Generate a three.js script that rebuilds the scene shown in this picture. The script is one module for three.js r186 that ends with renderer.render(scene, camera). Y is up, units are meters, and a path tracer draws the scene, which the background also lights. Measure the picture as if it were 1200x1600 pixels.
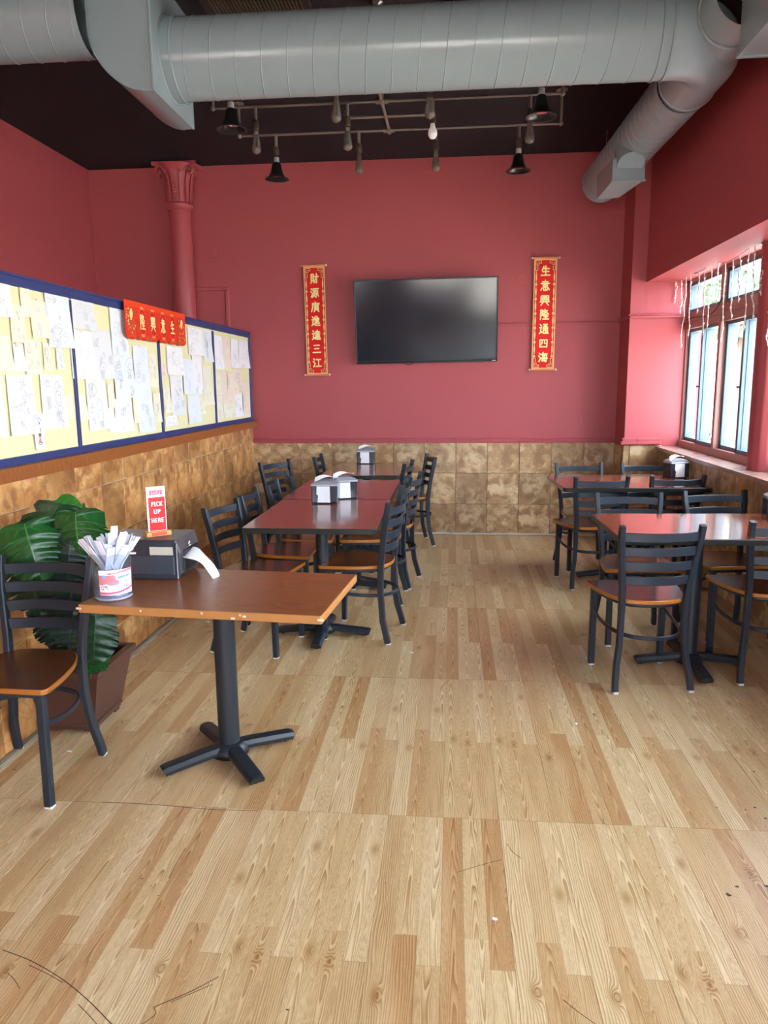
import * as THREE from 'three';
import { mergeGeometries, toCreasedNormals } from 'three/addons/utils/BufferGeometryUtils.js';

// ---------------------------------------------------------------- camera, sky, sun, exposure
const scene = new THREE.Scene();
const camera = new THREE.PerspectiveCamera(69.04, 0.75, 0.05, 200);
camera.position.set(0, 1.486, 0);
camera.rotation.set(-0.171, 0.0916, -0.0091, 'YXZ');
camera.updateMatrixWorld(true);
scene.background = new THREE.Color().setRGB(0.86, 0.98, 1.14);
scene.backgroundIntensity = 1.8;
const sun = new THREE.DirectionalLight(0xfff3e2, 6);
sun.position.set(-6, 26, -14);
sun.target.position.set(2, 0, -2);
sun.castShadow = true;
sun.shadow.mapSize.set(2048, 2048);
Object.assign(sun.shadow.camera, { left: -26, right: 26, top: 26, bottom: -26, near: 1, far: 70 });
scene.add(sun, sun.target);
const renderer = new THREE.WebGLRenderer({ antialias: true });
renderer.toneMapping = THREE.LinearToneMapping;
renderer.toneMappingExposure = 11.5;
renderer.shadowMap.enabled = true;

// ---------------------------------------------------------------- helpers
const V = (x, y, z) => new THREE.Vector3(x, y, z);
const F = 1163.2;                                         // focal length in pixels of the 1200 x 1600 frame
const ray = (px, py) => V((px - 600) / F, (800 - py) / F, -1).applyEuler(camera.rotation);
const onX = (px, py, x) => { const d = ray(px, py); return d.multiplyScalar(x / d.x).add(camera.position); };
const onY = (px, py, y) => { const d = ray(px, py); return d.multiplyScalar((y - 1.486) / d.y).add(camera.position); };
const onZ = (px, py, z) => { const d = ray(px, py); return d.multiplyScalar(z / d.z).add(camera.position); };

let seed = 20240611;
const rnd = () => { seed = (seed + 0x6d2b79f5) | 0; let t = Math.imul(seed ^ (seed >>> 15), 1 | seed); t = (t + Math.imul(t ^ (t >>> 7), 61 | t)) ^ t; return ((t ^ (t >>> 14)) >>> 0) / 4294967296; };
const rr = (a, b) => a + (b - a) * rnd();
const used = {};
const numbered = (n) => { used[n] = (used[n] ?? -1) + 1; return used[n] ? n + '_' + String(used[n]).padStart(3, '0') : n; };

function thing(name, label, category, pos = [0, 0, 0], turn = 0, group) {
  const o = new THREE.Group(); o.name = numbered(name); scene.add(o);
  o.position.set(...pos); o.rotation.y = turn;
  o.userData = { label, category };
  if (group) o.userData.group = group;
  return o;
}
function tag(o, label, category, group) { Object.assign(o.userData, { label, category }); if (group) o.userData.group = group; return o; }
function structure(name, label) { const o = new THREE.Group(); o.name = numbered(name); scene.add(o); o.userData = { kind: 'structure', label, category: 'structure' }; return o; }
function obj(name, geo, mat, parent) {
  const m = new THREE.Mesh(Array.isArray(geo) ? mergeGeometries(geo.map(plain)) : geo, mat);
  m.name = parent ? name : numbered(name); m.castShadow = m.receiveShadow = true;
  (parent ?? scene).add(m);
  return m;
}
function plain(g) { g = g.index ? g.toNonIndexed() : g; for (const k of Object.keys(g.attributes)) if (!['position', 'normal', 'uv'].includes(k)) g.deleteAttribute(k); if (!g.attributes.uv) g.setAttribute('uv', new THREE.BufferAttribute(new Float32Array(g.attributes.position.count * 2), 2)); g.clearGroups(); return g; }
function dup(root, pos, turn, label, group) { const r = root.clone(); r.name = numbered(root.name.replace(/_\d{3}$/, '')); r.userData = { ...root.userData }; scene.add(r); r.position.set(...pos); r.rotation.y = turn; if (label) r.userData.label = label; if (group) r.userData.group = group; return r; }

const box = (w, h, d, x = 0, y = 0, z = 0) => new THREE.BoxGeometry(w, h, d).translate(x, y, z);
const span = (x0, x1, y0, y1, z0, z1) => box(Math.abs(x1 - x0), Math.abs(y1 - y0), Math.abs(z1 - z0), (x0 + x1) / 2, (y0 + y1) / 2, (z0 + z1) / 2);
// box with chamfered edges all round
function cbox(w, h, d, c = 0.004, x = 0, y = 0, z = 0) {
  const s = new THREE.Shape(), a = w / 2 - c, b = h / 2 - c;
  s.moveTo(-a, -b); s.lineTo(a, -b); s.lineTo(a, b); s.lineTo(-a, b); s.closePath();
  const g = new THREE.ExtrudeGeometry(s, { depth: d - 2 * c, bevelEnabled: true, bevelSize: c, bevelThickness: c, bevelSegments: 1 });
  return g.translate(x, y, z - d / 2 + c);
}
const cspan = (x0, x1, y0, y1, z0, z1, c = 0.004) => cbox(Math.abs(x1 - x0), Math.abs(y1 - y0), Math.abs(z1 - z0), c, (x0 + x1) / 2, (y0 + y1) / 2, (z0 + z1) / 2);
const cyl = (r0, r1, h, n = 24, x = 0, y = 0, z = 0) => new THREE.CylinderGeometry(r1, r0, h, n).translate(x, y + h / 2, z);
// skin over rings of points
function loft(rings, cap = true, crease = 0.6) {
  const n = rings[0].length, pos = [], uv = [], tri = (a, b, c) => { for (const [p, u, w] of [a, b, c]) { pos.push(p.x, p.y, p.z); uv.push(u, w); } };
  for (let i = 0; i + 1 < rings.length; i++) for (let j = 0; j < n; j++) {
    const k = (j + 1) % n, A = [rings[i][j], j / n, i], B = [rings[i][k], (j + 1) / n, i], C = [rings[i + 1][k], (j + 1) / n, i + 1], D = [rings[i + 1][j], j / n, i + 1];
    tri(A, B, C); tri(A, C, D);
  }
  if (cap) for (const [r, flip] of [[rings[0], true], [rings[rings.length - 1], false]]) {
    const c = r.reduce((s, p) => s.add(p), V(0, 0, 0)).multiplyScalar(1 / n);
    for (let j = 0; j < n; j++) { const a = [r[j], 0, 0], b = [r[(j + 1) % n], 0, 0], m = [c, 0, 0]; flip ? tri(b, a, m) : tri(a, b, m); }
  }
  const g = new THREE.BufferGeometry();
  g.setAttribute('position', new THREE.Float32BufferAttribute(pos, 3)); g.setAttribute('uv', new THREE.Float32BufferAttribute(uv, 2));
  g.computeVertexNormals();
  return toCreasedNormals(g, crease);
}
// sweep a flat section [[side, up], ...] along points; "side" is the horizontal normal of the path unless given
function sweep(pts, sect, side, scale = () => 1) {
  const rings = pts.map((p, i) => {
    const t = pts[Math.min(i + 1, pts.length - 1)].clone().sub(pts[Math.max(i - 1, 0)]).normalize();
    const s = side ? side.clone() : V(0, 1, 0).cross(t).normalize().negate();
    const u = t.clone().cross(s).normalize().negate(), k = scale(i / (pts.length - 1));
    return sect.map(([a, b]) => p.clone().addScaledVector(s, a * k).addScaledVector(u, b * k));
  });
  return fixWinding(loft(rings));
}
// turn a closed skin outside out
function fixWinding(g) {
  const p = g.attributes.position; let vol = 0; const a = V(), b = V(), c = V();
  for (let i = 0; i < p.count; i += 3) { a.fromBufferAttribute(p, i); b.fromBufferAttribute(p, i + 1); c.fromBufferAttribute(p, i + 2); vol += a.dot(b.clone().cross(c)); }
  if (vol < 0) {
    for (const k of ['position', 'uv', 'normal']) { const t = g.attributes[k], w = t.itemSize; for (let i = 0; i < t.count; i += 3) for (let q = 0; q < w; q++) { const x = t.array[(i + 1) * w + q]; t.array[(i + 1) * w + q] = t.array[(i + 2) * w + q]; t.array[(i + 2) * w + q] = x; } }
    for (let i = 0; i < g.attributes.normal.array.length; i++) g.attributes.normal.array[i] *= -1;
  }
  return g;
}
const rect = (w, h) => [[-w / 2, -h / 2], [w / 2, -h / 2], [w / 2, h / 2], [-w / 2, h / 2]];
const chamf = (w, h, c) => [[-w / 2 + c, -h / 2], [w / 2 - c, -h / 2], [w / 2, -h / 2 + c], [w / 2, h / 2 - c], [w / 2 - c, h / 2], [-w / 2 + c, h / 2], [-w / 2, h / 2 - c], [-w / 2, -h / 2 + c]];
const curve = (pts, n) => new THREE.CatmullRomCurve3(pts).getPoints(n);
const tube = (pts, r, n = 40, m = 8, closed = false) => new THREE.TubeGeometry(new THREE.CatmullRomCurve3(pts, closed), n, r, m, closed);
const rod = (a, b, r, m = 10) => { const l = a.distanceTo(b), g = new THREE.CylinderGeometry(r, r, l, m); g.applyQuaternion(new THREE.Quaternion().setFromUnitVectors(V(0, 1, 0), b.clone().sub(a).normalize())); const c = a.clone().add(b).multiplyScalar(0.5); return g.translate(c.x, c.y, c.z); };
const lathe = (pts, n = 24) => new THREE.LatheGeometry(pts.map(([r, y]) => new THREE.Vector2(r, y)), n);
function roundRect(w, d, r) { const s = new THREE.Shape(), a = w / 2, b = d / 2; s.moveTo(-a + r, -b); s.lineTo(a - r, -b); s.absarc(a - r, -b + r, r, -Math.PI / 2, 0); s.lineTo(a, b - r); s.absarc(a - r, b - r, r, 0, Math.PI / 2); s.lineTo(-a + r, b); s.absarc(-a + r, b - r, r, Math.PI / 2, Math.PI); s.lineTo(-a, -b + r); s.absarc(-a + r, -b + r, r, Math.PI, Math.PI * 1.5); return s; }

// ---------------------------------------------------------------- noise and textures
const hash = (x, y, s) => { let h = Math.imul(x, 374761393) ^ Math.imul(y, 668265263) ^ Math.imul(s, 2147483647 ^ 1274126177); h = Math.imul(h ^ (h >>> 13), 1274126177); return ((h ^ (h >>> 16)) >>> 0) / 4294967296; };
function vn(x, y, s = 0) { const xi = Math.floor(x), yi = Math.floor(y), fx = x - xi, fy = y - yi, u = fx * fx * (3 - 2 * fx), v = fy * fy * (3 - 2 * fy), a = hash(xi, yi, s), b = hash(xi + 1, yi, s), c = hash(xi, yi + 1, s), d = hash(xi + 1, yi + 1, s); return a + (b - a) * u + (c - a) * v + (a - b - c + d) * u * v; }
const fbm = (x, y, s = 0, o = 4) => { let v = 0, a = 0.5, t = 0; for (let i = 0; i < o; i++) { v += a * vn(x, y, s + i * 7); t += a; a *= 0.5; x = x * 2.03 + 11.3; y = y * 2.03 + 5.7; } return v / t; };
const mix = (a, b, t) => [a[0] + (b[0] - a[0]) * t, a[1] + (b[1] - a[1]) * t, a[2] + (b[2] - a[2]) * t];
const clamp = (x, a = 0, b = 1) => Math.min(b, Math.max(a, x));
const smooth = (a, b, x) => { const t = clamp((x - a) / (b - a)); return t * t * (3 - 2 * t); };
function pixelTexture(w, h, fn, srgb = true) {
  const d = new Uint8Array(w * h * 4);
  for (let y = 0; y < h; y++) for (let x = 0; x < w; x++) { const c = fn(x, y), i = (y * w + x) * 4; d[i] = clamp(c[0], 0, 255); d[i + 1] = clamp(c[1], 0, 255); d[i + 2] = clamp(c[2], 0, 255); d[i + 3] = 255; }
  const t = new THREE.DataTexture(d, w, h); t.magFilter = THREE.LinearFilter; t.minFilter = THREE.LinearMipmapLinearFilter; t.generateMipmaps = true; t.wrapS = t.wrapT = THREE.RepeatWrapping;
  if (srgb) t.colorSpace = THREE.SRGBColorSpace; t.needsUpdate = true; return t;
}
function canvasTexture(w, h, draw) { const c = document.createElement('canvas'); c.width = w; c.height = h; draw(c.getContext('2d'), w, h); const t = new THREE.CanvasTexture(c); t.colorSpace = THREE.SRGBColorSpace; t.magFilter = THREE.LinearFilter; return t; }
const M = (color, roughness = 0.6, extra = {}) => new THREE.MeshPhysicalMaterial({ color: new THREE.Color(color), roughness, ...extra });
const L = (r, g, b) => new THREE.Color().setRGB(r, g, b);

// laminate board: three printed oak strips, six boards one above the other in the texture
const BOARD_N = 6, BW = 1200, BH = 192;
const laminate = (() => {
  const tones = [[214, 186, 138], [223, 199, 151], [208, 175, 126], [230, 209, 164], [218, 191, 143], [203, 166, 116]];
  const strips = [];
  for (let b = 0; b < BOARD_N; b++) {
    const S = [];
    for (let s = 0; s < 3; s++) for (const part of [0, 1]) {
      const end = [2, 0.462, 0.548][s];
      if (part && s === 0) continue;
      let tone = [4, 1, 2, 3, 5, 0][(b + s * 2 + part * 3) % 6];
      if (s === 2 && !part) tone = b % 2 ? 3 : 5; if (s === 2 && part) tone = b % 2 ? 0 : 3; if (s === 1 && !part) tone = b % 3 ? 1 : 4;
      S.push({ s, from: part ? end : 0, to: part ? 2 : end, tone, arch: rnd() < 0.55, ax: rr(0.2, 0.8), dir: rnd() < 0.5 ? 1 : -1, seed: Math.floor(rnd() * 9000), knot: rnd() < 0.6 ? rr(0.15, 0.9) : -9, ky: rr(0.3, 0.7), freq: rr(0.85, 1.25) });
    }
    strips.push(S);
  }
  return pixelTexture(BW, BH * BOARD_N, (x, y) => {
    const b = Math.floor(y / BH), v = (y % BH) / BH, u = x / BW, si = Math.min(2, Math.floor(v * 3)), sv = v * 3 - si;
    const S = strips[b].find((q) => q.s === si && u >= q.from && u < q.to) ?? strips[b].find((q) => q.s === si);
    const X = u * 1.229, Y = sv * 0.064;
    const wob = fbm(X * 4, Y * 30, S.seed, 3) - 0.5;
    let g;
    const kd = Math.hypot((X - S.knot * 1.229) * 0.45, Y - S.ky * 0.064), near = Math.exp(-kd * kd / 0.00018);
    if (S.arch) { const c = (sv - S.ax) * 0.064 + wob * 0.012; g = (S.dir * X * 6.5 + c * c * 7600 + wob * 2.4) * S.freq; }
    else g = (Y * 150 + wob * 3.2 + fbm(X * 1.4, Y * 8, S.seed + 3, 2) * 2) * S.freq;
    g += near * 3.5;
    const f = g - Math.floor(g), line = Math.pow(f, 1.7) * (1 - smooth(0.86, 1, f));
    const fine = vn(X * 38, Y * 2600, S.seed + 9), pore = vn(X * 70, Y * 2300, S.seed + 12) > 0.8 ? 1 : 0, patch = fbm(X * 2.2, Y * 14, S.seed + 20, 2);
    let c = tones[S.tone].map((t) => t - 2);
    c = mix(c, [c[0] * 0.7, c[1] * 0.58, c[2] * 0.44], line * 1.0 * (0.55 + 0.7 * vn(X * 6, Y * 60, S.seed + 40)) + near * 0.5);
    c = mix(c, [236, 214, 176], clamp((patch - 0.52) * 0.9) * 0.7);
    const k = 0.965 + fine * 0.07 - pore * 0.055;
    const joint = Math.min(sv, 1 - sv) < 0.012 || Math.abs(u - S.from) < 0.0012 ? 0.9 : 1;
    return c.map((q) => q * k * joint);
  });
})();

// slate-look ceramic tile, 4 x 2 tiles in a texture
function tileTexture(pal, s0) {
  return pixelTexture(1024, 512, (x, y) => {
    const cell = Math.floor(x / 256) + 4 * Math.floor(y / 256), u = (x % 256) / 256, v = (y % 256) / 256, s = s0 + cell * 31;
    const wx = fbm(u * 3, v * 3, s, 3) * 1.1, wy = fbm(u * 3 + 9, v * 3, s + 3, 3) * 1.1;
    const a = fbm(u * 2.6 + wx, v * 2.6 + wy, s + 5, 5), b = fbm(u * 5 + wy * 1.4, v * 5 - wx, s + 11, 4), vein = Math.abs(fbm(u * 3.2 + wy, v * 3.2 + wx, s + 17, 4) - 0.5);
    let c = mix(pal[0], pal[1], smooth(0.25, 0.72, a));
    c = mix(c, pal[2], smooth(0.42, 0.74, b) * 0.85);
    c = mix(c, pal[3], smooth(0.6, 0.8, fbm(u * 2 + 4 + wx, v * 2, s + 23, 4)) * 0.8);
    c = mix(c, pal[4], (1 - smooth(0, 0.05, vein)) * 0.26);
    const k = 0.97 + 0.2 * hash(cell, 3, s0) * 0.8 + (vn(u * 90, v * 90, s) - 0.5) * 0.09;
    return c.map((q) => q * k);
  });
}
const slate = tileTexture([[166, 132, 90], [208, 182, 140], [142, 104, 66], [196, 164, 118], [116, 88, 62]], 100);
const slateWarmLit = tileTexture([[172, 122, 70], [206, 164, 108], [138, 90, 48], [196, 140, 82], [104, 70, 42]], 900);  // same slate look, with the warm light on the partition painted into its colours

function grain(light, dark, s, kx = 1.6, ky = 26) {
  return pixelTexture(768, 512, (x, y) => {
    const u = x / 768, v = y / 512, w = fbm(u * 3, v * 5, s, 3), g = v * ky + w * 6 + Math.pow((v - 0.5) * 2, 2) * 3 * Math.sin(u * 3.1), f = g - Math.floor(g);
    const line = Math.pow(f, 3), fine = vn(u * 30 * kx, v * 500, s + 4);
    return mix(light, dark, clamp(line * 0.65 + fine * 0.28 + (w - 0.5) * 0.3));
  });
}
function flame(light, dark, s) {
  return pixelTexture(1024, 768, (x, y) => {
    const u = x / 1024, v = y / 768, w = fbm(u * 2.2, v * 3, s, 4), c = v * 3, k = Math.floor(c), f = c - k - 0.5, q = hash(k, 3, s), along = (q > 0.5 ? u : 1 - u);
    const g = along * 9 + f * f * (34 + 30 * q) + w * 5 + fbm(u * 9, v * 40, s + 2, 2) * 0.9, r = g - Math.floor(g);
    const line = Math.pow(r, 2.4), fine = vn(u * 60, v * 620, s + 4);
    return mix(light, dark, clamp(line * 0.75 + fine * 0.25 + (w - 0.5) * 0.35));
  });
}
const rep = (t, x, y) => { const c = t.clone(); c.repeat.set(x, y); c.needsUpdate = true; return c; };
const mahogany = flame([158, 92, 60], [80, 34, 20], 51), walnut = grain([112, 66, 34], [66, 34, 15], 77), brownTop = grain([154, 95, 50], [124, 72, 35], 91, 1, 12), railWood = grain([156, 92, 40], [128, 70, 28], 33);

// ---------------------------------------------------------------- materials
const plasterBump = pixelTexture(512, 512, (x, y) => { const q = 110 + 60 * fbm(x / 6, y / 6, 5, 3) + 30 * fbm(x / 50, y / 50, 9, 2); return [q, q, q]; }, false);
const red = M(0xffffff, 0.55, { color: L(0.45, 0.080, 0.088), bumpMap: rep(plasterBump, 1.3, 1.3), bumpScale: 0.0012 });
const redTrim = M(0xffffff, 0.42, { color: L(0.45, 0.080, 0.088) });
const ceilingBlack = M(0xffffff, 0.8, { color: L(0.006, 0.0055, 0.009) });
const planter_ = M(0x57382e, 0.5), soil = M(0x191512, 0.95);
const ductPaint = M(0xffffff, 0.22, { color: L(0.265, 0.335, 0.355), bumpMap: rep(plasterBump, 2, 2), bumpScale: 0.0008 });
const blackMetal = M(0x202a34, 0.4), castBlack = M(0x1d252c, 0.42);
const whitePlastic = M(0xe8e8e6, 0.5), dark = M(0x0c0d10, 0.5), steel = M(0x9a9a98, 0.3, { metalness: 0.9 }), oldPipe = M(0x8a8178, 0.5, { metalness: 0.5 });
const paper = M(0xf0f2f4, 0.85), bluePaint = M(0x26386f, 0.5), amber = M(0xb06c22, 0.3, { clearcoat: 0.5 });
const mahoganyTop = M(0xffffff, 0.2, { map: (() => { const m = rep(mahogany, 1, 1.4); m.rotation = Math.PI / 2; return m; })(), clearcoat: 0.5, clearcoatRoughness: 0.09 });
const edgeBand = M(0x1d2421, 0.28), seatTop = M(0xffffff, 0.24, { map: rep(walnut, 2.2, 2.2), clearcoat: 0.5, clearcoatRoughness: 0.15 });
const brownLaminate = M(0xffffff, 0.3, { map: rep(brownTop, 1, 1.4), clearcoat: 0.2, clearcoatRoughness: 0.2 }), oakEdge = M(0xb27a3e, 0.5), chip = M(0xe6d6bd, 0.8);
const tileMat = M(0xffffff, 0.42, { map: slate, bumpMap: slate, bumpScale: 0.0015 }), tileWarmLit = M(0xffffff, 0.42, { map: slateWarmLit, bumpMap: slateWarmLit, bumpScale: 0.0015 });
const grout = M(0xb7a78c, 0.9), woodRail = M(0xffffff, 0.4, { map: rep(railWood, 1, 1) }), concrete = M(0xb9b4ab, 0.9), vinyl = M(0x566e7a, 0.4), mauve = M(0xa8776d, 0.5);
const glass = new THREE.MeshPhysicalMaterial({ color: 0xffffff, roughness: 0.02, transmission: 1, thickness: 0, ior: 1.5 });
const lam = M(0xffffff, 0.3, { map: laminate, bumpMap: laminate, bumpScale: 0.0004 });
// ---------------------------------------------------------------- room shell
const ZB = -7.31, XL = -3.49, XP = -1.985, XW = 2.06, HC = 3.527, ZF = 2.6;
// flat piece with chamfered front edges, facing +z, its front at z = 0
function slab(w, h, t, c, [u0, v0, u1, v1]) {
  const a = w / 2, b = h / 2, P = [[-a, -b, -c], [a, -b, -c], [a, b, -c], [-a, b, -c], [-a + c, -b + c, 0], [a - c, -b + c, 0], [a - c, b - c, 0], [-a + c, b - c, 0], [-a, -b, -t], [a, -b, -t], [a, b, -t], [-a, b, -t]];
  const pos = [], uv = [], q = (i, j, k, l) => { for (const n of [i, j, k, i, k, l]) { pos.push(...P[n]); uv.push(u0 + (u1 - u0) * (P[n][0] / w + 0.5), v0 + (v1 - v0) * (P[n][1] / h + 0.5)); } };
  q(4, 5, 6, 7); q(0, 1, 5, 4); q(1, 2, 6, 5); q(2, 3, 7, 6); q(3, 0, 4, 7); q(8, 9, 1, 0); q(9, 10, 2, 1); q(10, 11, 3, 2); q(11, 8, 0, 3);
  const g = new THREE.BufferGeometry(); g.setAttribute('position', new THREE.Float32BufferAttribute(pos, 3)); g.setAttribute('uv', new THREE.Float32BufferAttribute(uv, 2)); g.computeVertexNormals(); return g;
}
const slabs = {};
function tileGeo(w, h, cell) {
  const k = [w.toFixed(3), h.toFixed(3), cell].join();
  const cx = (cell % 4) / 4, cy = Math.floor(cell / 4) / 2, m = 0.008, fx = (0.25 - 2 * m) * Math.min(1, w / 0.3), fy = (0.5 - 4 * m) * Math.min(1, h / 0.3);
  return slabs[k] ??= slab(w, h, 0.012, 0.0025, [cx + m, cy + 2 * m, cx + m + fx, cy + 2 * m + fy]);
}
function tileRun(parent, mat, place, cols, rows, joint = 0.0045) {
  for (const [a0, a1] of cols) for (const [b0, b1] of rows) {
    const w = Math.round((a1 - a0 - joint) * 1000) / 1000, h = Math.round((b1 - b0 - joint) * 1000) / 1000;
    if (w < 0.02 || h < 0.02) continue;
    const m = obj('tile', tileGeo(w, h, Math.floor(rnd() * 8)), mat, parent);
    place(m, (a0 + a1) / 2, (b0 + b1) / 2);
  }
}
const steps = (from, to, step, first = step) => { const out = []; let a = from; let s = first; const d = Math.sign(to - from); while ((to - a) * d > 1e-6) { const b = Math.abs(to - a) < s ? to : a + d * s; out.push(d > 0 ? [a, b] : [b, a]); a = b; s = step; } return out; };

const floor = structure('floor', 'light oak laminate floor with three printed strips on each board');
obj('subfloor', span(XL - 0.2, 2.3, -0.12, -0.0095, ZF + 0.2, ZB - 0.2), M(0xc09a6c, 0.6), floor);
{
  const up = new THREE.Matrix4().makeBasis(V(0, 0, 1), V(1, 0, 0), V(0, 1, 0));
  const geos = [...Array(BOARD_N).keys()].map((b) => slab(1.2284, 0.1914, 0.009, 0.0006, [0.001, (b + 0.008) / BOARD_N, 0.999, (b + 0.992) / BOARD_N]).applyMatrix4(up));
  for (let r = 0; r < 8; r++) for (let k = -10; k < 10; k++) obj('plank', geos[(((k + 20) * 5 + r * 3 + (hash(k + 40, r, 3) > 0.6 ? 1 : 0)) % BOARD_N)], lam, floor).position.set(-0.0212 + 0.192 * (k + 0.5), 0, -7.29 + 1.229 * (r + 0.5));
  // dark opened joints and old scratches
  const ink = M(0x4b3826, 0.8);
  const mark = (pts, r) => obj('scratch', sweep(curve(pts.map(([x, y]) => onY(x, y, 0.0004)), 24), rect(r * 1.5, 0.0006)), ink, floor);
  mark([[160, 1253], [240, 1257], [330, 1264.5], [405, 1267]], 0.0012); mark([[322, 1260], [316, 1276]], 0.0012); mark([[290, 1325], [278, 1345], [264, 1372]], 0.0013);
  mark([[4, 1484], [50, 1502], [100, 1532], [140, 1565], [176, 1602]], 0.0012); mark([[46, 1508], [75, 1522], [98, 1535]], 0.0008); mark([[12, 1520], [22, 1530], [31, 1545]], 0.0008); mark([[122, 1569], [138, 1585], [151, 1600]], 0.0009);
  mark([[342, 1526], [300, 1548], [240, 1574]], 0.0012); mark([[240, 1574], [243, 1583], [232, 1594], [220, 1601]], 0.0009); mark([[332, 1538], [290, 1556], [266, 1566]], 0.0007);
  mark([[792, 1318], [802, 1332], [814, 1341]], 0.0009); mark([[714, 1363], [750, 1352], [784, 1343]], 0.0005); mark([[880, 1562], [905, 1582], [930, 1600]], 0.0008); mark([[688, 1076], [696, 1068], [701, 1063]], 0.001);
  const blot = (w, h, s) => { const q = new THREE.Shape(); for (let i = 0; i < 14; i++) { const a = i / 14 * 6.283, k = 0.45 + 0.9 * hash(i, Math.round(s), 5); q[i ? 'lineTo' : 'moveTo'](w * k * Math.cos(a), h * k * Math.sin(a)); } return new THREE.ShapeGeometry(q).rotateX(-Math.PI / 2).translate(0, 0.0007, 0); };
  const spot = (x, y, w, h) => obj('stain', blot(w * 0.6, h * 0.6, x), ink, floor).position.copy(onY(x, y, 0));
  for (const [x, y, w, h] of [[222, 1373, 0.008, 0.004], [236, 1385, 0.006, 0.004], [247, 1400, 0.005, 0.003], [257, 1418, 0.004, 0.003], [449, 1578, 0.009, 0.005], [1138, 1398, 0.012, 0.012], [1152, 1386, 0.011, 0.007], [1198, 1385, 0.012, 0.01], [1165, 1266, 0.008, 0.006], [1180, 1262, 0.01, 0.006], [1178, 1206, 0.009, 0.006], [23, 1203, 0.011, 0.005], [1031, 1356, 0.005, 0.004], [1026, 1369, 0.004, 0.004], [1120, 1262, 0.005, 0.005], [1196, 1279, 0.008, 0.007]]) spot(x, y, w, h);
}

const ceiling = structure('ceiling', 'black painted ceiling');
obj('ceiling_slab', span(XL - 0.2, 2.3, HC, HC + 0.2, ZF + 0.2, ZB - 0.2), ceilingBlack, ceiling);

const wallBack = structure('wall_back', 'deep red wall above a slate tile wainscot behind the tables');
obj('plaster', span(XL - 0.2, 2.3, 0, HC, ZB, ZB - 0.2), red, wallBack);
obj('grout_bed', span(XP, 1.55, 0, 0.915, ZB, ZB + 0.006), grout, wallBack);
tileRun(wallBack, tileMat, (m, a, b) => m.position.set(a, b, ZB + 0.016), [[XP, -1.80], ...steps(-1.80, 1.55, 0.3065)], [[0.004, 0.3065], [0.3065, 0.613], [0.613, 0.915]]);
for (const cx of [onZ(524, 440, ZB), onZ(817, 437, ZB)]) obj('painted_ring', new THREE.TorusGeometry(0.058, 0.0035, 6, 40).translate(cx.x, cx.y, ZB + 0.001), red, wallBack);
const plate = structure('trim_1', 'small painted cover plate high on the red wall');
obj('cover_plate', cspan(-2.311, -2.245, 2.69, 2.80, ZB - 0.002, ZB + 0.014, 0.003), redTrim, plate);
const railTrim = structure('trim_2', 'red moulded rail along the top of the tile wainscot');
obj('rail', [cspan(XP, 1.55, 0.909, 0.925, ZB, ZB + 0.030, 0.004), cspan(XP, 1.55, 0.925, 0.943, ZB, ZB + 0.02, 0.003), cspan(XP, 1.55, 0.943, 0.957, ZB, ZB + 0.026, 0.004)], redTrim, railTrim);
const band = structure('trim_3', 'thin red moulding running to the corner pilaster at television height');
obj('moulding', [cspan(0.44, 1.55, 2.008, 2.03, ZB, ZB + 0.012, 0.004), cspan(0.44, 1.55, 2.03, 2.042, ZB, ZB + 0.02, 0.004)], redTrim, band);
const frameTrim = structure('trim_4', 'red picture moulding framing a panel beside the column');
obj('moulding', [cspan(-2.62, -2.16, 2.385, 2.42, ZB, ZB + 0.024, 0.006), cspan(-2.195, -2.16, 1.1, 2.386, ZB, ZB + 0.024, 0.006)], redTrim, frameTrim);
const baseBack = structure('baseboard_back', 'pale strip along the foot of the tile wainscot');
obj('strip', cspan(XP + 0.25, 1.55, 0, 0.018, ZB + 0.015, ZB + 0.034, 0.004), M(0xcfc8ba, 0.6), baseBack);

const wallLeft = structure('wall_left', 'deep red side wall beyond the partition');
obj('plaster', span(XL - 0.2, XL, 0, HC, ZF + 0.2, ZB), red, wallLeft);

// low partition with tile, a tiled step along its foot and a wooden rail
const part = structure('wall_partition', 'low partition wall clad in slate tile coloured with a warm light cast with a step at its foot');
const ZN = 1.6;
obj('core', span(XP - 0.16, XP, 0, 1.076, ZN, ZB), red, part);
obj('step_core', span(XP, -1.802, 0, 0.2, ZN, ZB), grout, part);
const zc = steps(-3.16 + 0.2855 * 4, ZB, 0.2855);
tileRun(part, tileWarmLit, (m, a, b) => { m.position.set(XP + 0.012, b, a); m.rotation.y = Math.PI / 2; }, zc, [[0.212, 0.33], [0.33, 0.629], [0.629, 0.928], [0.928, 1.075]]);
tileRun(part, tileWarmLit, (m, a, b) => { m.position.set(-1.79, b, a); m.rotation.y = Math.PI / 2; }, zc.map(([a, b]) => [a - 0.06, b - 0.06]).map(([a, b]) => [Math.max(a, ZB), b]), [[0.012, 0.208]]);
tileRun(part, tileWarmLit, (m, a, b) => { m.position.set(b, 0.212, a); m.rotation.set(-Math.PI / 2, 0, Math.PI / 2); }, zc.map(([a, b]) => [a - 0.06, b - 0.06]).map(([a, b]) => [Math.max(a, ZB), b]), [[XP + 0.014, -1.79]]);
obj('grout_bed', span(XP - 0.001, XP + 0.004, 0.2, 1.075, -2.0, ZB), grout, part);
const railPart = structure('trim_5', 'brown wooden rail capping the tiled partition');
obj('rail', [cspan(XP - 0.17, XP + 0.075, 1.075, 1.136, ZN, ZB + 0.04, 0.006)], woodRail, railPart);
const baseLeft = structure('baseboard_left', 'grey brown strip along the foot of the tiled step');
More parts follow.
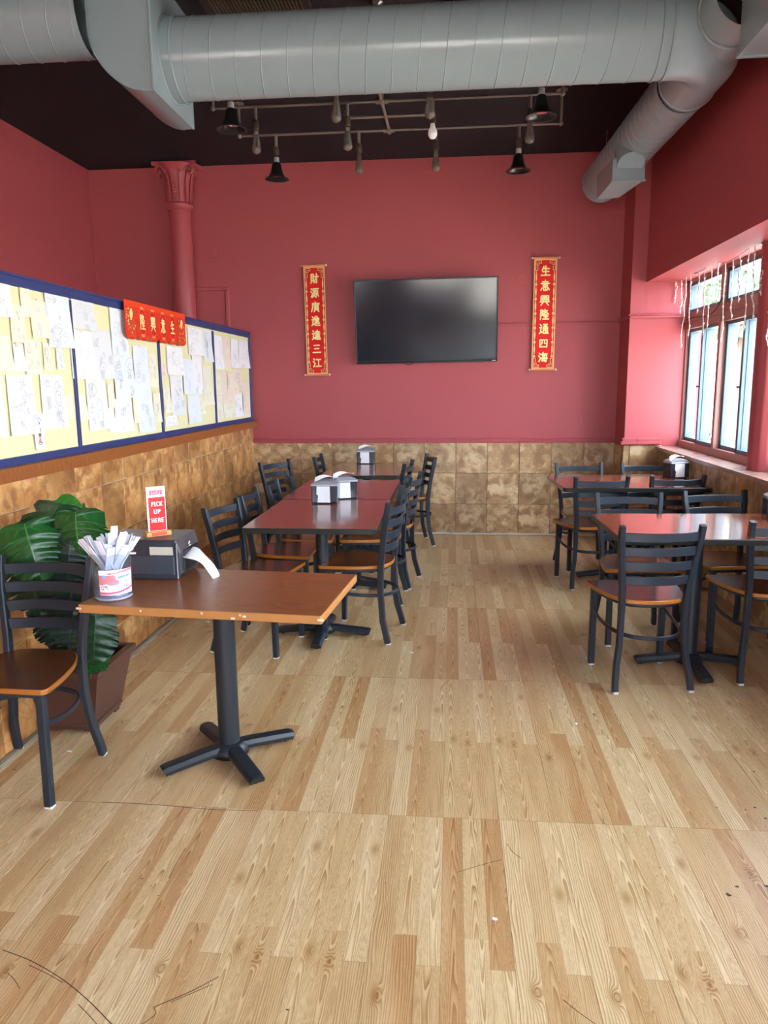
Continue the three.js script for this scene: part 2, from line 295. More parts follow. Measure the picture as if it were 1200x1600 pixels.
obj('strip', cspan(-1.79, -1.768, 0, 0.014, ZN, ZB + 0.03, 0.005), M(0x8b8073, 0.55), baseLeft);

// right wall: tiled dado, sill, header, corner pilaster
const wallRight = structure('wall_right', 'red window wall with a deep header over the windows and a tiled dado');
obj('dado', span(1.88, 2.14, 0, 0.88, ZF + 0.2, -6.92), red, wallRight);
tileRun(wallRight, tileMat, (m, a, b) => { m.position.set(1.868, b, a); m.rotation.y = -Math.PI / 2; }, steps(-2.62, -6.92, 0.3065), [[0.004, 0.3065], [0.3065, 0.613], [0.613, 0.878]]);
obj('header', span(1.68, 2.14, 2.335, HC, ZF + 0.2, -6.92), red, wallRight);
obj('pilaster', span(1.555, 2.14, 0, HC, ZB, -6.92), red, wallRight);
tileRun(wallRight, tileMat, (m, a, b) => m.position.set(a, b, -6.908), [[1.545, 1.60], [1.60, 1.88]], [[0.004, 0.3065], [0.3065, 0.613], [0.613, 0.918]]);
tileRun(wallRight, tileMat, (m, a, b) => { m.position.set(1.543, b, a); m.rotation.y = -Math.PI / 2; }, [[-7.29, -6.912]], [[0.004, 0.3065], [0.3065, 0.613], [0.613, 0.905]]);
obj('pilaster_cap', [cspan(1.515, 1.655, 0.921, 0.95, -6.92, -6.875, 0.006), cspan(1.53, 1.655, 0.95, 0.98, -6.92, -6.89, 0.005), cspan(1.657, 1.87, 0.921, 0.95, -6.92, -6.88, 0.006), cspan(1.657, 1.87, 0.95, 0.98, -6.92, -6.895, 0.005)], redTrim, wallRight);
obj('pilaster_moulding', [cspan(1.535, XW, 2.03, 2.052, -6.92, -6.90, 0.004), cspan(1.54, XW, 2.052, 2.066, -6.92, -6.906, 0.004), cspan(1.535, 1.556, 2.03, 2.052, ZB, -6.90, 0.004)], redTrim, wallRight);
const sillWood = M(0xffffff, 0.22, { map: rep(grain([176, 146, 132], [140, 110, 98], 12), 1, 1) });
const sill = structure('trim_6', 'glossy brown window sill running under the windows');
obj('sill_board', cspan(1.83, 2.12, 0.878, 0.906, ZF, -6.92, 0.005), sillWood, sill);
const COLS = [-5.04, -3.16, -1.28, 0.6];
COLS.forEach((z) => {
  const c = structure('wall_column', 'round red painted column standing on the window sill');
  const fl = []; for (let i = 0; i <= 48; i++) { const a = i / 48 * Math.PI * 2; fl.push([a, 0.118 + 0.0022 * Math.cos(a * 16)]); }
  obj('shaft', loft([0.905, 2.336].map((y) => fl.slice(0, 48).map(([a, r]) => V(2.045 + r * Math.cos(a), y, z - r * Math.sin(a))))), red, c);
});
function makeWindow(n, z0, z1, detail) {
  const w = structure('window_' + n, n === 1 ? 'pair of sliding windows with transoms beside the string lights' : 'pair of sliding windows with transoms in the side wall');
  const zm = (z0 + z1) / 2, x0 = XW - 0.02, x1 = XW + 0.06;
  const bar = (name, a0, a1, b0, b1, mat, dx = 0) => obj(name, cspan(x0 - dx, x1, b0, b1, a0, a1, 0.004), mat, w);
  bar('mullion', zm - 0.025, zm + 0.025, 0.906, 2.335, mauve, 0.02);
  bar('post', z0, z0 + 0.02, 0.906, 2.335, mauve); bar('post', z1 - 0.02, z1, 0.906, 2.335, mauve);
  bar('bottom_rail', z0, z1, 0.906, 0.965, mauve, 0.015); bar('transom_rail', z0, z1, 1.925, 2.058, mauve, 0.015); bar('transom_rail_lip', z0, z1, 1.985, 2.0, mauve, 0.03); bar('head_rail', z0, z1, 2.312, 2.335, mauve);
  for (const [a, b] of [[z0 + 0.02, zm - 0.025], [zm + 0.025, z1 - 0.02]]) {
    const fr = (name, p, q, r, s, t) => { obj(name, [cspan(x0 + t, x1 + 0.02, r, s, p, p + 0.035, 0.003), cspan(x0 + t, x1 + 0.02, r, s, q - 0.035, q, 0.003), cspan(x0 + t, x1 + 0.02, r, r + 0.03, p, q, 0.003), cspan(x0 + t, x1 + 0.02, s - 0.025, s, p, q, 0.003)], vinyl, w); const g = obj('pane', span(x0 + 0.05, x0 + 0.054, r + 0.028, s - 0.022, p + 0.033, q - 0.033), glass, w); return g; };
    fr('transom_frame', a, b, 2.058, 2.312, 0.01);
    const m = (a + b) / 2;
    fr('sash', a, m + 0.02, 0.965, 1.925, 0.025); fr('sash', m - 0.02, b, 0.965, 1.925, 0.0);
    if (detail) obj('latch', cspan(x0 - 0.012, x0 + 0.01, 1.43, 1.445, m - 0.04, m + 0.0, 0.002), dark, w);
  }
}
[[-6.92, -5.04], [-5.04, -3.16], [-3.16, -1.28], [-1.28, 0.6], [0.6, 2.4]].forEach(([a, b], i) => makeWindow(i + 1, a + (i ? 0.09 : 0), b - 0.09, i === 0));
obj('pier', span(1.9, 2.14, 0.88, 2.34, 2.4, ZF + 0.2), red, wallRight);

// street front behind the camera
const wallFront = structure('wall_front', 'street front of the dining room with shop windows, the leftmost added to light the left wall');
obj('wall_pieces', [span(XL, 2.3, 2.26, HC, ZF, ZF + 0.2), span(XL, 0.3, 0, 0.9, ZF, ZF + 0.2), span(1.35, 2.3, 0, 2.26, ZF, ZF + 0.2), span(XL, -3.3, 0.9, 2.26, ZF, ZF + 0.2), span(-2.2, -0.85, 0.9, 2.26, ZF, ZF + 0.2)], red, wallFront);
obj('pane', span(-3.3, -2.2, 0.9, 2.26, ZF + 0.05, ZF + 0.056), glass, wallFront);  // pane added out of view to brighten the left wall
for (const x of [-0.85, 0.3, 1.35]) obj('post', cspan(x - 0.05, x + 0.05, x < 0.2 ? 0.9 : 0, 2.26, ZF, ZF + 0.12, 0.005), mauve, wallFront);
obj('pane', span(-0.8, 0.25, 0.9, 2.26, ZF + 0.05, ZF + 0.056), glass, wallFront);
const door = structure('door_1', 'glazed wooden entrance door');
obj('door_frame', [cspan(0.35, 0.47, 0, 2.2, ZF + 0.03, ZF + 0.08, 0.004), cspan(1.18, 1.3, 0, 2.2, ZF + 0.03, ZF + 0.08, 0.004), cspan(0.47, 1.18, 0, 0.3, ZF + 0.03, ZF + 0.08, 0.004), cspan(0.47, 1.18, 2.08, 2.2, ZF + 0.03, ZF + 0.08, 0.004), cspan(0.35, 1.3, 2.2, 2.26, ZF, ZF + 0.12, 0.004)], woodRail, door);
obj('door_pane', span(0.47, 1.18, 0.3, 2.08, ZF + 0.05, ZF + 0.056), glass, door); obj('handle', rod(V(0.41, 0.9, ZF), V(0.41, 1.3, ZF), 0.012), steel, door);

// ---------------------------------------------------------------- street outside the windows
const street = structure('ground_street', 'sunlit pavement and road outside the windows');
obj('pavement', span(2.14, 5.2, -0.3, -0.12, 30, -40), concrete, street); obj('road', span(5.2, 14, -0.4, -0.24, 30, -40), M(0x9a9894, 0.9), street); obj('far_pavement', span(14, 40, -0.4, -0.12, 30, -40), concrete, street); obj('front_pavement', span(-20, 2.3, -0.3, -0.12, ZF + 0.2, 30), concrete, street);
{
  const b = thing('shop_building', 'pale shop building across the road', 'building', [18, -0.12, -19]);
  obj('wall', span(0, 6, 0, 7, -12, 12), M(0xcabfae, 0.9), b); obj('cornice', cspan(-0.25, 0, 6.5, 7.1, -12, 12, 0.03), M(0xded6c8, 0.9), b);
  for (let i = 0; i < 7; i++) { const w = obj('shop_window', cspan(-0.06, 0.02, 0.7, 2.8, -11 + i * 3.3, -8.9 + i * 3.3, 0.01), M(0x5f7078, 0.2), b); const u = obj('upper_window', cspan(-0.06, 0.02, 4, 5.6, -10.7 + i * 3.3, -9.3 + i * 3.3, 0.01), M(0x66767d, 0.2), b); }
  const t = thing('street_tree', 'leafy street tree at the edge of the pavement', 'tree', [5.9, -0.24, -16.2]);
  obj('trunk', loft([[0, 0.16], [0.6, 0.12], [2.2, 0.1], [3.2, 0.07]].map(([y, r]) => [...Array(10).keys()].map((i) => V(r * Math.cos(i * 0.628), y, -r * Math.sin(i * 0.628))))), M(0x5d5146, 0.9), t);
  const lf = [], one = new THREE.CircleGeometry(0.16, 5);
  for (let i = 0; i < 700; i++) { const a = rr(0, 6.3), u = rr(-1, 1), r = 1.5 * Math.cbrt(rr(0.15, 1)), s = Math.sqrt(1 - u * u); lf.push(plain(one.clone().rotateX(rr(0, 6)).rotateY(rr(0, 6)).translate(r * s * Math.cos(a), 4.0 + r * u, r * s * Math.sin(a)))); }
  const fo = obj('foliage', mergeGeometries(lf), M(0x5f8f6d, 0.7, { side: THREE.DoubleSide }), t); fo.userData.kind = 'stuff';
  const c = thing('parked_car', 'silver car parked along the pavement outside', 'car', [8.2, -0.24, -21.5]);
  const sh = new THREE.Shape([[-2.1, 0.3], [2.1, 0.3], [2.15, 0.7], [1.9, 0.88], [1.05, 0.95], [0.45, 1.42], [-1.1, 1.45], [-1.8, 0.98], [-2.15, 0.9]].map(([x, y]) => new THREE.Vector2(x, y)));
  obj('body', new THREE.ExtrudeGeometry(sh, { depth: 1.5, bevelEnabled: true, bevelSize: 0.08, bevelThickness: 0.1, bevelSegments: 2 }).translate(0, 0, -0.75).rotateY(Math.PI / 2), M(0x9fb2bb, 0.3, { metalness: 0.3 }), c);
  const gl = new THREE.Shape([[0.85, 1.0], [0.4, 1.36], [-1.0, 1.38], [-1.6, 1.0]].map(([x, y]) => new THREE.Vector2(x, y)));
  obj('side_glass', new THREE.ExtrudeGeometry(gl, { depth: 1.74, bevelEnabled: false }).translate(0, 0, -0.87).rotateY(Math.PI / 2), M(0x31424c, 0.1), c);
  for (const z of [-1.35, 1.35]) for (const x of [-0.8, 0.8]) { const w = obj('wheel', new THREE.CylinderGeometry(0.33, 0.33, 0.22, 20).rotateZ(Math.PI / 2).translate(x, 0.33, z), M(0x202224, 0.8), c); obj('hub_cap', new THREE.CylinderGeometry(0.19, 0.19, 0.24, 14).rotateZ(Math.PI / 2).translate(x, 0.33, z), steel, w); }
}
// ---------------------------------------------------------------- ductwork
const helix = (r, len, pitch, n = 18) => { const p = [], turns = len / pitch; for (let i = 0; i <= turns * n; i++) { const a = i / n * Math.PI * 2; p.push(V(r * Math.cos(a), i / n * pitch, r * Math.sin(a))); } return new THREE.TubeGeometry(new THREE.CatmullRomCurve3(p), Math.floor(turns * n * 1.5), 0.0035, 5); };
const pipe = (r, len, n = 48) => new THREE.CylinderGeometry(r, r, len, n, 1, true).translate(0, len / 2, 0);
{
  const R = 0.196, y = 3.19, z = -4.2, x0 = -1.5, x1 = 1.06;
  const d = thing('spiral_duct', 'large grey spiral air duct crossing under the black ceiling', 'duct', [x0, y, z]);
  const turn = (g) => g.rotateZ(-Math.PI / 2);
  obj('pipe', turn(pipe(R, x1 - x0)), ductPaint, d); obj('seam', turn(helix(R, x1 - x0 - 0.2, 0.134).translate(0, 0.1, 0)), ductPaint, d);
  obj('collar', [turn(pipe(R + 0.006, 0.06)), turn(new THREE.TorusGeometry(R + 0.006, 0.006, 8, 48).rotateX(Math.PI / 2).translate(0, 0.06, 0)), turn(new THREE.TorusGeometry(R + 0.008, 0.008, 8, 48).rotateX(Math.PI / 2).translate(0, 0.004, 0)), turn(new THREE.TorusGeometry(R + 0.002, 0.005, 8, 48).rotateX(Math.PI / 2).translate(0, x1 - x0 - 0.06, 0)), turn(new THREE.TorusGeometry(R + 0.002, 0.005, 8, 48).rotateX(Math.PI / 2).translate(0, x1 - x0 - 0.01, 0))], ductPaint, d);

  const b = thing('duct_box', 'grey sheet metal duct box with a rounded lower corner joining two ducts', 'duct', [-1.5, 2.945, -3.91]);
  const s = new THREE.Shape(); s.moveTo(0, 0); s.lineTo(-0.05, 0); s.bezierCurveTo(-0.17, 0.005, -0.315, 0.14, -0.315, 0.30); s.lineTo(-0.315, 0.575); s.lineTo(0, 0.575); s.closePath();
  obj('casing', new THREE.ExtrudeGeometry(s, { depth: 0.58, bevelEnabled: true, bevelSize: 0.003, bevelThickness: 0.003, bevelSegments: 1, curveSegments: 24 }).translate(0, 0, -0.585), ductPaint, b);
  const flange = []; for (const zz of [0.002, -0.587]) flange.push(sweep(s.getPoints(24).slice(1, -2).map((p) => V(p.x, p.y, zz)), rect(0.014, 0.008), V(0, 0, 1)));
  flange.push(cspan(-0.006, 0.008, -0.004, 0.575, -0.008, 0.006, 0.003), cspan(-0.006, 0.008, -0.004, 0.575, -0.592, -0.578, 0.003));
  for (const f of flange) obj('flange', f, ductPaint, b);
  for (const [yy, zz] of [[0.03, -0.16], [0.028, -0.3], [0.06, -0.42]]) obj('rivet', new THREE.SphereGeometry(0.006, 8, 6).translate(-0.13, yy, zz), ductPaint, b);

  const l = thing('spiral_duct', 'grey spiral air duct entering the rounded duct box from the left wall', 'duct', [XL, 3.30, -3.95]);
  obj('pipe', turn(pipe(0.178, -1.815 - XL)), ductPaint, l); obj('seam', turn(helix(0.178, -1.83 - XL, 0.125)), ductPaint, l);

  // elbow: runs on to the right, with a tapered outlet back to the branch and a round outlet towards the street
  const e = thing('duct_elbow', 'smooth grey duct junction turning the air duct towards the far corner', 'duct', [x1, y, z]);
  const ring = (c, ax, r) => { const t = ax.clone().normalize(), u = V(0, 1, 0), w = t.clone().cross(u).normalize(), v = w.clone().cross(t); return [...Array(40).keys()].map((i) => { const a = i / 40 * Math.PI * 2; return c.clone().addScaledVector(w, r * Math.cos(a)).addScaledVector(v, r * Math.sin(a)); }); };
  const arc = []; for (let i = 0; i <= 12; i++) { const a = i / 12 * Math.PI / 2; arc.push([V(0.02 + 0.24 * Math.sin(a), -0.03 * (i / 12), -0.24 + 0.24 * Math.cos(a) - 0.0), V(Math.cos(a), 0, -Math.sin(a)), R - 0.036 * i / 12]); }
  obj('bend', fixWinding(loft([ring(V(0, 0, 0), V(1, 0, 0), R), ...arc.map(([c, t, r]) => ring(c, t, r)), ring(V(0.26, -0.03, -0.535), V(0, 0, -1), 0.158)], true, 0.9)), ductPaint, e);
  obj('outlet_collar', [new THREE.TorusGeometry(0.165, 0.007, 8, 48).translate(0.26, 0.02, 0.19), new THREE.CylinderGeometry(0.16, 0.16, 0.42, 40, 1, true).rotateX(Math.PI / 2).translate(0.26, 0.02, 0.2), new THREE.TorusGeometry(0.158, 0.006, 8, 48).translate(0.26, -0.03, -0.5)], ductPaint, e);

  const o = thing('duct_box', 'grey rectangular duct box hung from the ceiling over the window tables', 'duct', [1.5, 2.93, -3.3]);
  obj('casing', cspan(-0.22, 0.17, 0, 0.42, -0.5, 0.9, 0.004), ductPaint, o);
  obj('flange', cspan(-0.23, -0.21, -0.008, 0.012, -0.5, 0.9, 0.003), ductPaint, o); obj('flange', cspan(-0.23, 0.18, -0.008, 0.012, -0.51, -0.49, 0.003), ductPaint, o);
  for (const zz of [-0.3, 0.6]) obj('hanger', cspan(-0.02, 0.02, 0.42, HC - 2.93, zz, zz + 0.004, 0.001), steel, o);

  const br = thing('spiral_duct', 'narrower dull grey spiral duct hung along the window wall ending near the corner', 'duct', [1.31, 3.155, -4.74]);
  const back = (g) => g.rotateX(-Math.PI / 2), LB = 2.1;
  br.rotation.set(-0.004, 0.03, 0);
  obj('pipe', back(pipe(0.155, LB)), ductPaint, br); obj('seam', back(helix(0.155, LB, 0.105)), ductPaint, br);
  obj('end_cap', back(new THREE.CylinderGeometry(0.157, 0.157, 0.008, 40).translate(0, LB, 0)), ductPaint, br); obj('collar', back(new THREE.TorusGeometry(0.156, 0.005, 8, 40).rotateX(Math.PI / 2).translate(0, LB, 0)), ductPaint, br);
  obj('hanger', rod(V(0, 0.15, -1.95), V(0, HC - 3.155, -1.95), 0.003), steel, br);
  const box_ = obj('register_box', fixWinding(loft([[[-0.19, -0.15], [0.03, -0.145], [0.03, -0.295], [-0.19, -0.3]].map(([x, y]) => V(x, y, -0.86)), [[-0.19, -0.13], [0.03, -0.13], [-0.02, -0.29], [-0.18, -0.295]].map(([x, y]) => V(x, y, -1.38))], true, 0.3)), ductPaint, br);
  for (const yy of [-0.305, -0.158]) obj('flange', cspan(-0.196, 0.036, yy, yy + 0.01, -0.87, -0.85, 0.002), ductPaint, box_);
  obj('boot', new THREE.CylinderGeometry(0.09, 0.09, 0.16, 28).rotateX(-0.7).translate(-0.075, -0.135, -0.885), ductPaint, box_);
}
// ceiling grille and sprinkler
{
  const g = thing('ceiling_vent', 'dark slatted ceiling vent above the large duct', 'vent', [-1.07, HC, -4.3]);
  obj('frame', [cspan(-0.29, 0.29, -0.02, 0, 0.26, 0.3, 0.003), cspan(-0.29, 0.29, -0.02, 0, -0.3, -0.26, 0.003), cspan(-0.29, -0.25, -0.02, 0, -0.3, 0.3, 0.003), cspan(0.25, 0.29, -0.02, 0, -0.3, 0.3, 0.003)], M(0x2b2926, 0.6), g);
  const slat = cbox(0.007, 0.014, 0.52, 0.001); for (let i = 0; i < 25; i++) obj('slat', slat, M(0x5a5446, 0.6), g).position.set(-0.24 + i * 0.02, -0.012, 0);
  const s = thing('sprinkler_head', 'small metal sprinkler head on the black ceiling', 'sprinkler', [-0.417, HC, -4.43]);
  obj('rose', lathe([[0.0001, 0], [0.03, 0], [0.028, -0.008], [0.012, -0.012], [0.01, -0.03], [0.0001, -0.03]].reverse()), steel, s); obj('deflector', cyl(0.016, 0.016, 0.003, 16, 0, -0.05, 0), steel, s); obj('arms', [rod(V(-0.01, -0.03, 0), V(0, -0.05, 0), 0.002), rod(V(0.01, -0.03, 0), V(0, -0.05, 0), 0.002)], steel, s);
}
// ---------------------------------------------------------------- pipe light rig
{
  const PY = 3.3, rows = [-4.68, -5.22, -5.79];
  const rig = thing('pipe_light_rig', 'rusty black pipe frame carrying the bare bulbs under the ceiling', 'light frame', [0, HC, 0]);
  const el = (x, z) => [new THREE.SphereGeometry(0.017, 10, 8).translate(x, PY - HC, z)];
  rows.forEach((z, i) => {
    const a = [-1.55, -1.6, -1.58][i], b = [0.7, 0.69, 0.76][i];
    obj('pipe', [rod(V(a, PY - HC, z), V(b, PY - HC, z), 0.0085), rod(V(a, PY - HC, z), V(a, -0.004, z), 0.0105), rod(V(b, PY - HC, z), V(b, -0.004, z), 0.0105), ...el(a, z), ...el(b, z)], oldPipe, rig);
    for (const x of [a, b]) obj('flange', cyl(0.04, 0.04, 0.008, 20, x, -0.009, z), oldPipe, rig);
  });
  obj('cross_pipe', [rod(V(-0.47, PY - HC, rows[0]), V(-0.47, PY - HC, rows[2]), 0.0105), rod(V(-0.47, PY - HC, rows[1]), V(-0.47, -0.004, rows[1]), 0.013), rod(V(-0.75, PY - HC, -5.5), V(-0.2, PY - HC, -5.5), 0.0105), rod(V(-0.75, PY - HC, -5.5), V(-0.75, PY - HC + 0.05, -5.5), 0.0105)], oldPipe, rig);
  for (const z of rows) obj('tee', [rod(V(-0.51, PY - HC, z), V(-0.43, PY - HC, z), 0.017), rod(V(-0.47, PY - HC, z - 0.04), V(-0.47, PY - HC, z + 0.04), 0.017)], oldPipe, rig);
  const clear = new THREE.MeshPhysicalMaterial({ color: 0xb6aea2, roughness: 0.06, transmission: 0.8, thickness: 0 }), brass = M(0x54483a, 0.45, { metalness: 0.6 }), reflector = M(0xd8dcd8, 0.12, { metalness: 1 });
  const socket = (o) => { obj('stem', cyl(0.012, 0.012, 0.075, 12, 0, -0.075, 0), oldPipe, o); obj('socket', lathe([[0.0001, -0.14], [0.017, -0.14], [0.021, -0.13], [0.021, -0.09], [0.015, -0.075], [0.0001, -0.075]]), brass, o); };
  const edison = (x, z, label) => {
    const o = thing('edison_bulb', label, 'light bulb', [x, PY - 0.008, z], rr(0, 3), 'clear filament bulbs on the pipe frame'); socket(o);
    const b = obj('glass_bulb', lathe([[0.012, -0.135], [0.015, -0.15], [0.02, -0.19], [0.030, -0.245], [0.031, -0.262], [0.025, -0.276], [0.012, -0.284], [0.0001, -0.286]].reverse()), clear, o);
    const w = []; for (let i = 0; i < 12; i++) { const a = i * 1.2; w.push(V(0.008 * Math.cos(a), -0.17 - (i % 2) * 0.08, 0.008 * Math.sin(a))); } obj('filament', tube(w, 0.0006, 60, 4), brass, b);
  };
  const par = (x, z, label) => {
    const o = thing('spot_lamp', label, 'spotlight', [x, PY - 0.008, z], rr(-0.4, 0.4), 'black reflector spotlights on the pipe frame'); socket(o);
    obj('neck', lathe([[0.0001, -0.2], [0.021, -0.2], [0.019, -0.15], [0.0001, -0.15]]), M(0xa9aeb2, 0.45), o);
    obj('shade', lathe([[0.024, -0.185], [0.034, -0.2], [0.044, -0.255], [0.062, -0.285], [0.088, -0.298], [0.09, -0.303], [0.084, -0.302], [0.058, -0.29], [0.04, -0.258], [0.03, -0.205]], 32), M(0x101312, 0.3, { side: THREE.DoubleSide }), o);
    obj('lens', lathe([[0.0001, -0.285], [0.03, -0.283], [0.05, -0.275], [0.0001, -0.262]], 24), reflector, o);
  };
  const px = (x, y, z) => onZ(x, y, z).x;
  for (const [x, y] of [[525, 165], [672, 155]]) edison(px(x, y, rows[0]), rows[0], 'clear filament bulb hanging half behind the large duct');
  for (const [x, y] of [[400, 205], [543, 205], [828, 195]]) edison(px(x, y, rows[1]), rows[1], 'clear filament bulb on the middle pipe of the light frame');
  for (const [x, y] of [[561, 240], [681, 235]]) edison(px(x, y, rows[2]), rows[2], 'clear filament bulb on the pipe nearest the red television wall');
  for (const [x, y] of [[361, 175], [846, 155]]) par(px(x, y, rows[0]), rows[0], 'black reflector spotlight hanging just behind the large duct');
  for (const [x, y] of [[432, 250], [810, 250]]) par(px(x, y, rows[2]), rows[2], 'black reflector spotlight seen against the red television wall');
  const w = thing('white_bulb', 'frosted white bulb among the clear bulbs on the pipe frame', 'light bulb', [px(676, 195, rows[1]), PY - 0.008, rows[1]]); socket(w);
  obj('globe', lathe([[0.0001, -0.235], [0.018, -0.23], [0.028, -0.213], [0.03, -0.2], [0.026, -0.18], [0.018, -0.165], [0.014, -0.14], [0.0001, -0.14]]), M(0xf2f3f0, 0.4), w);
}
// ---------------------------------------------------------------- column with a leafy capital
{
  const c = thing('cast_iron_column', 'red painted column with a leafy capital against the far wall', 'column', [-2.57, 0, -7.2]);
  obj('shaft', cyl(0.112, 0.1, 3.15, 36), redTrim, c);
  obj('neck_ring', lathe([[0.1, 3.1], [0.118, 3.12], [0.128, 3.145], [0.122, 3.165], [0.1, 3.17]], 36), redTrim, c);
  obj('bell', lathe([[0.1, 3.16], [0.108, 3.3], [0.118, 3.38], [0.14, 3.45], [0.18, 3.5]], 36), redTrim, c);
  const ab = new THREE.Shape(), q = 0.205; ab.moveTo(-q, -q); ab.quadraticCurveTo(0, -q + 0.05, q, -q); ab.quadraticCurveTo(q - 0.05, 0, q, q); ab.quadraticCurveTo(0, q - 0.05, -q, q); ab.quadraticCurveTo(-q + 0.05, 0, -q, -q);
  const g = new THREE.ExtrudeGeometry(ab, { depth: 0.025, bevelEnabled: true, bevelSize: 0.006, bevelThickness: 0.006, bevelSegments: 1 }).rotateX(-Math.PI / 2).translate(0, 3.493, 0);
  g.scale(1, 1, 0.5); obj('abacus', g, redTrim, c);
  for (let i = 0; i < 12; i++) { const a = i / 12 * Math.PI * 2, pts = [[0.112, 3.17], [0.118, 3.26], [0.13, 3.36], [0.152, 3.43], [0.17, 3.435], [0.168, 3.41]].map(([r, y]) => V(r * Math.cos(a), y, r * Math.sin(a))); obj('leaf', sweep(curve(pts, 14), chamf(0.042, 0.012, 0.004), V(-Math.sin(a), 0, Math.cos(a)), (t) => 1.1 - 0.75 * Math.abs(t - 0.35)), redTrim, c); }
  for (const sx of [-1, 1]) { const pts = []; for (let i = 0; i <= 26; i++) { const a = i / 26 * 6.6, r = 0.055 * (1 - i / 34); pts.push(V(sx * (0.145 - r * Math.cos(a) * 0.9 + 0.0), 3.435 + r * Math.sin(a), 0.10)); } obj('volute', sweep(pts, chamf(0.03, 0.016, 0.004), V(0, 0, 1)), redTrim, c); }
  obj('beads', [...Array(7).keys()].map((i) => new THREE.SphereGeometry(0.018, 10, 8).scale(1.2, 0.8, 1).translate(0, 3.2 + i * 0.026, 0.118)), redTrim, c);
  obj('foot', lathe([[0.0001, 0], [0.16, 0], [0.16, 0.06], [0.13, 0.1], [0.112, 0.13]], 36), redTrim, c);
}
// ---------------------------------------------------------------- television
{
  const t = thing('television', 'large flat black television hung on the red wall', 'television', [-0.247, 1.68, ZB], 0);
  const tilt = new THREE.Matrix4().makeRotationFromEuler(new THREE.Euler(0.14, 0, 0.009)).setPosition(0, 0, 0.06), W = 1.335, H = 0.768;
  const put = (g) => g.applyMatrix4(tilt);
  obj('body', put(cspan(-W / 2, W / 2, 0, H, -0.03, 0.025, 0.006)), M(0x111214, 0.4), t);
  obj('screen', put(cspan(-W / 2 + 0.012, W / 2 - 0.012, 0.024, H - 0.012, 0.02, 0.0262, 0.002)), M(0x18212c, 0.13), t);
  obj('bezel', [put(cspan(-W / 2, W / 2, 0, 0.02, 0.02, 0.03, 0.002)), put(cspan(-W / 2, -W / 2 + 0.009, 0, H, 0.02, 0.03, 0.002)), put(cspan(W / 2 - 0.009, W / 2, 0, H, 0.02, 0.03, 0.002)), put(cspan(-W / 2, W / 2, H - 0.009, H, 0.02, 0.03, 0.002))], M(0x24262a, 0.25, { metalness: 0.5 }), t);
  obj('badge', put(cspan(W / 2 - 0.05, W / 2 - 0.012, 0.006, 0.014, 0.028, 0.0305, 0.001)), whitePlastic, t);
  obj('wall_bracket', [span(-0.2, 0.2, 0.2, 0.55, 0, 0.012), span(-0.15, -0.1, 0.15, 0.6, 0.0, 0.05), span(0.1, 0.15, 0.15, 0.6, 0.0, 0.05)], dark, t);
  obj('cable', tube([V(-0.22, 0.03, 0.05), V(-0.2, -0.012, 0.05), V(-0.15, -0.018, 0.05), V(-0.1, 0.03, 0.05)], 0.004, 30, 6), dark, t);
}
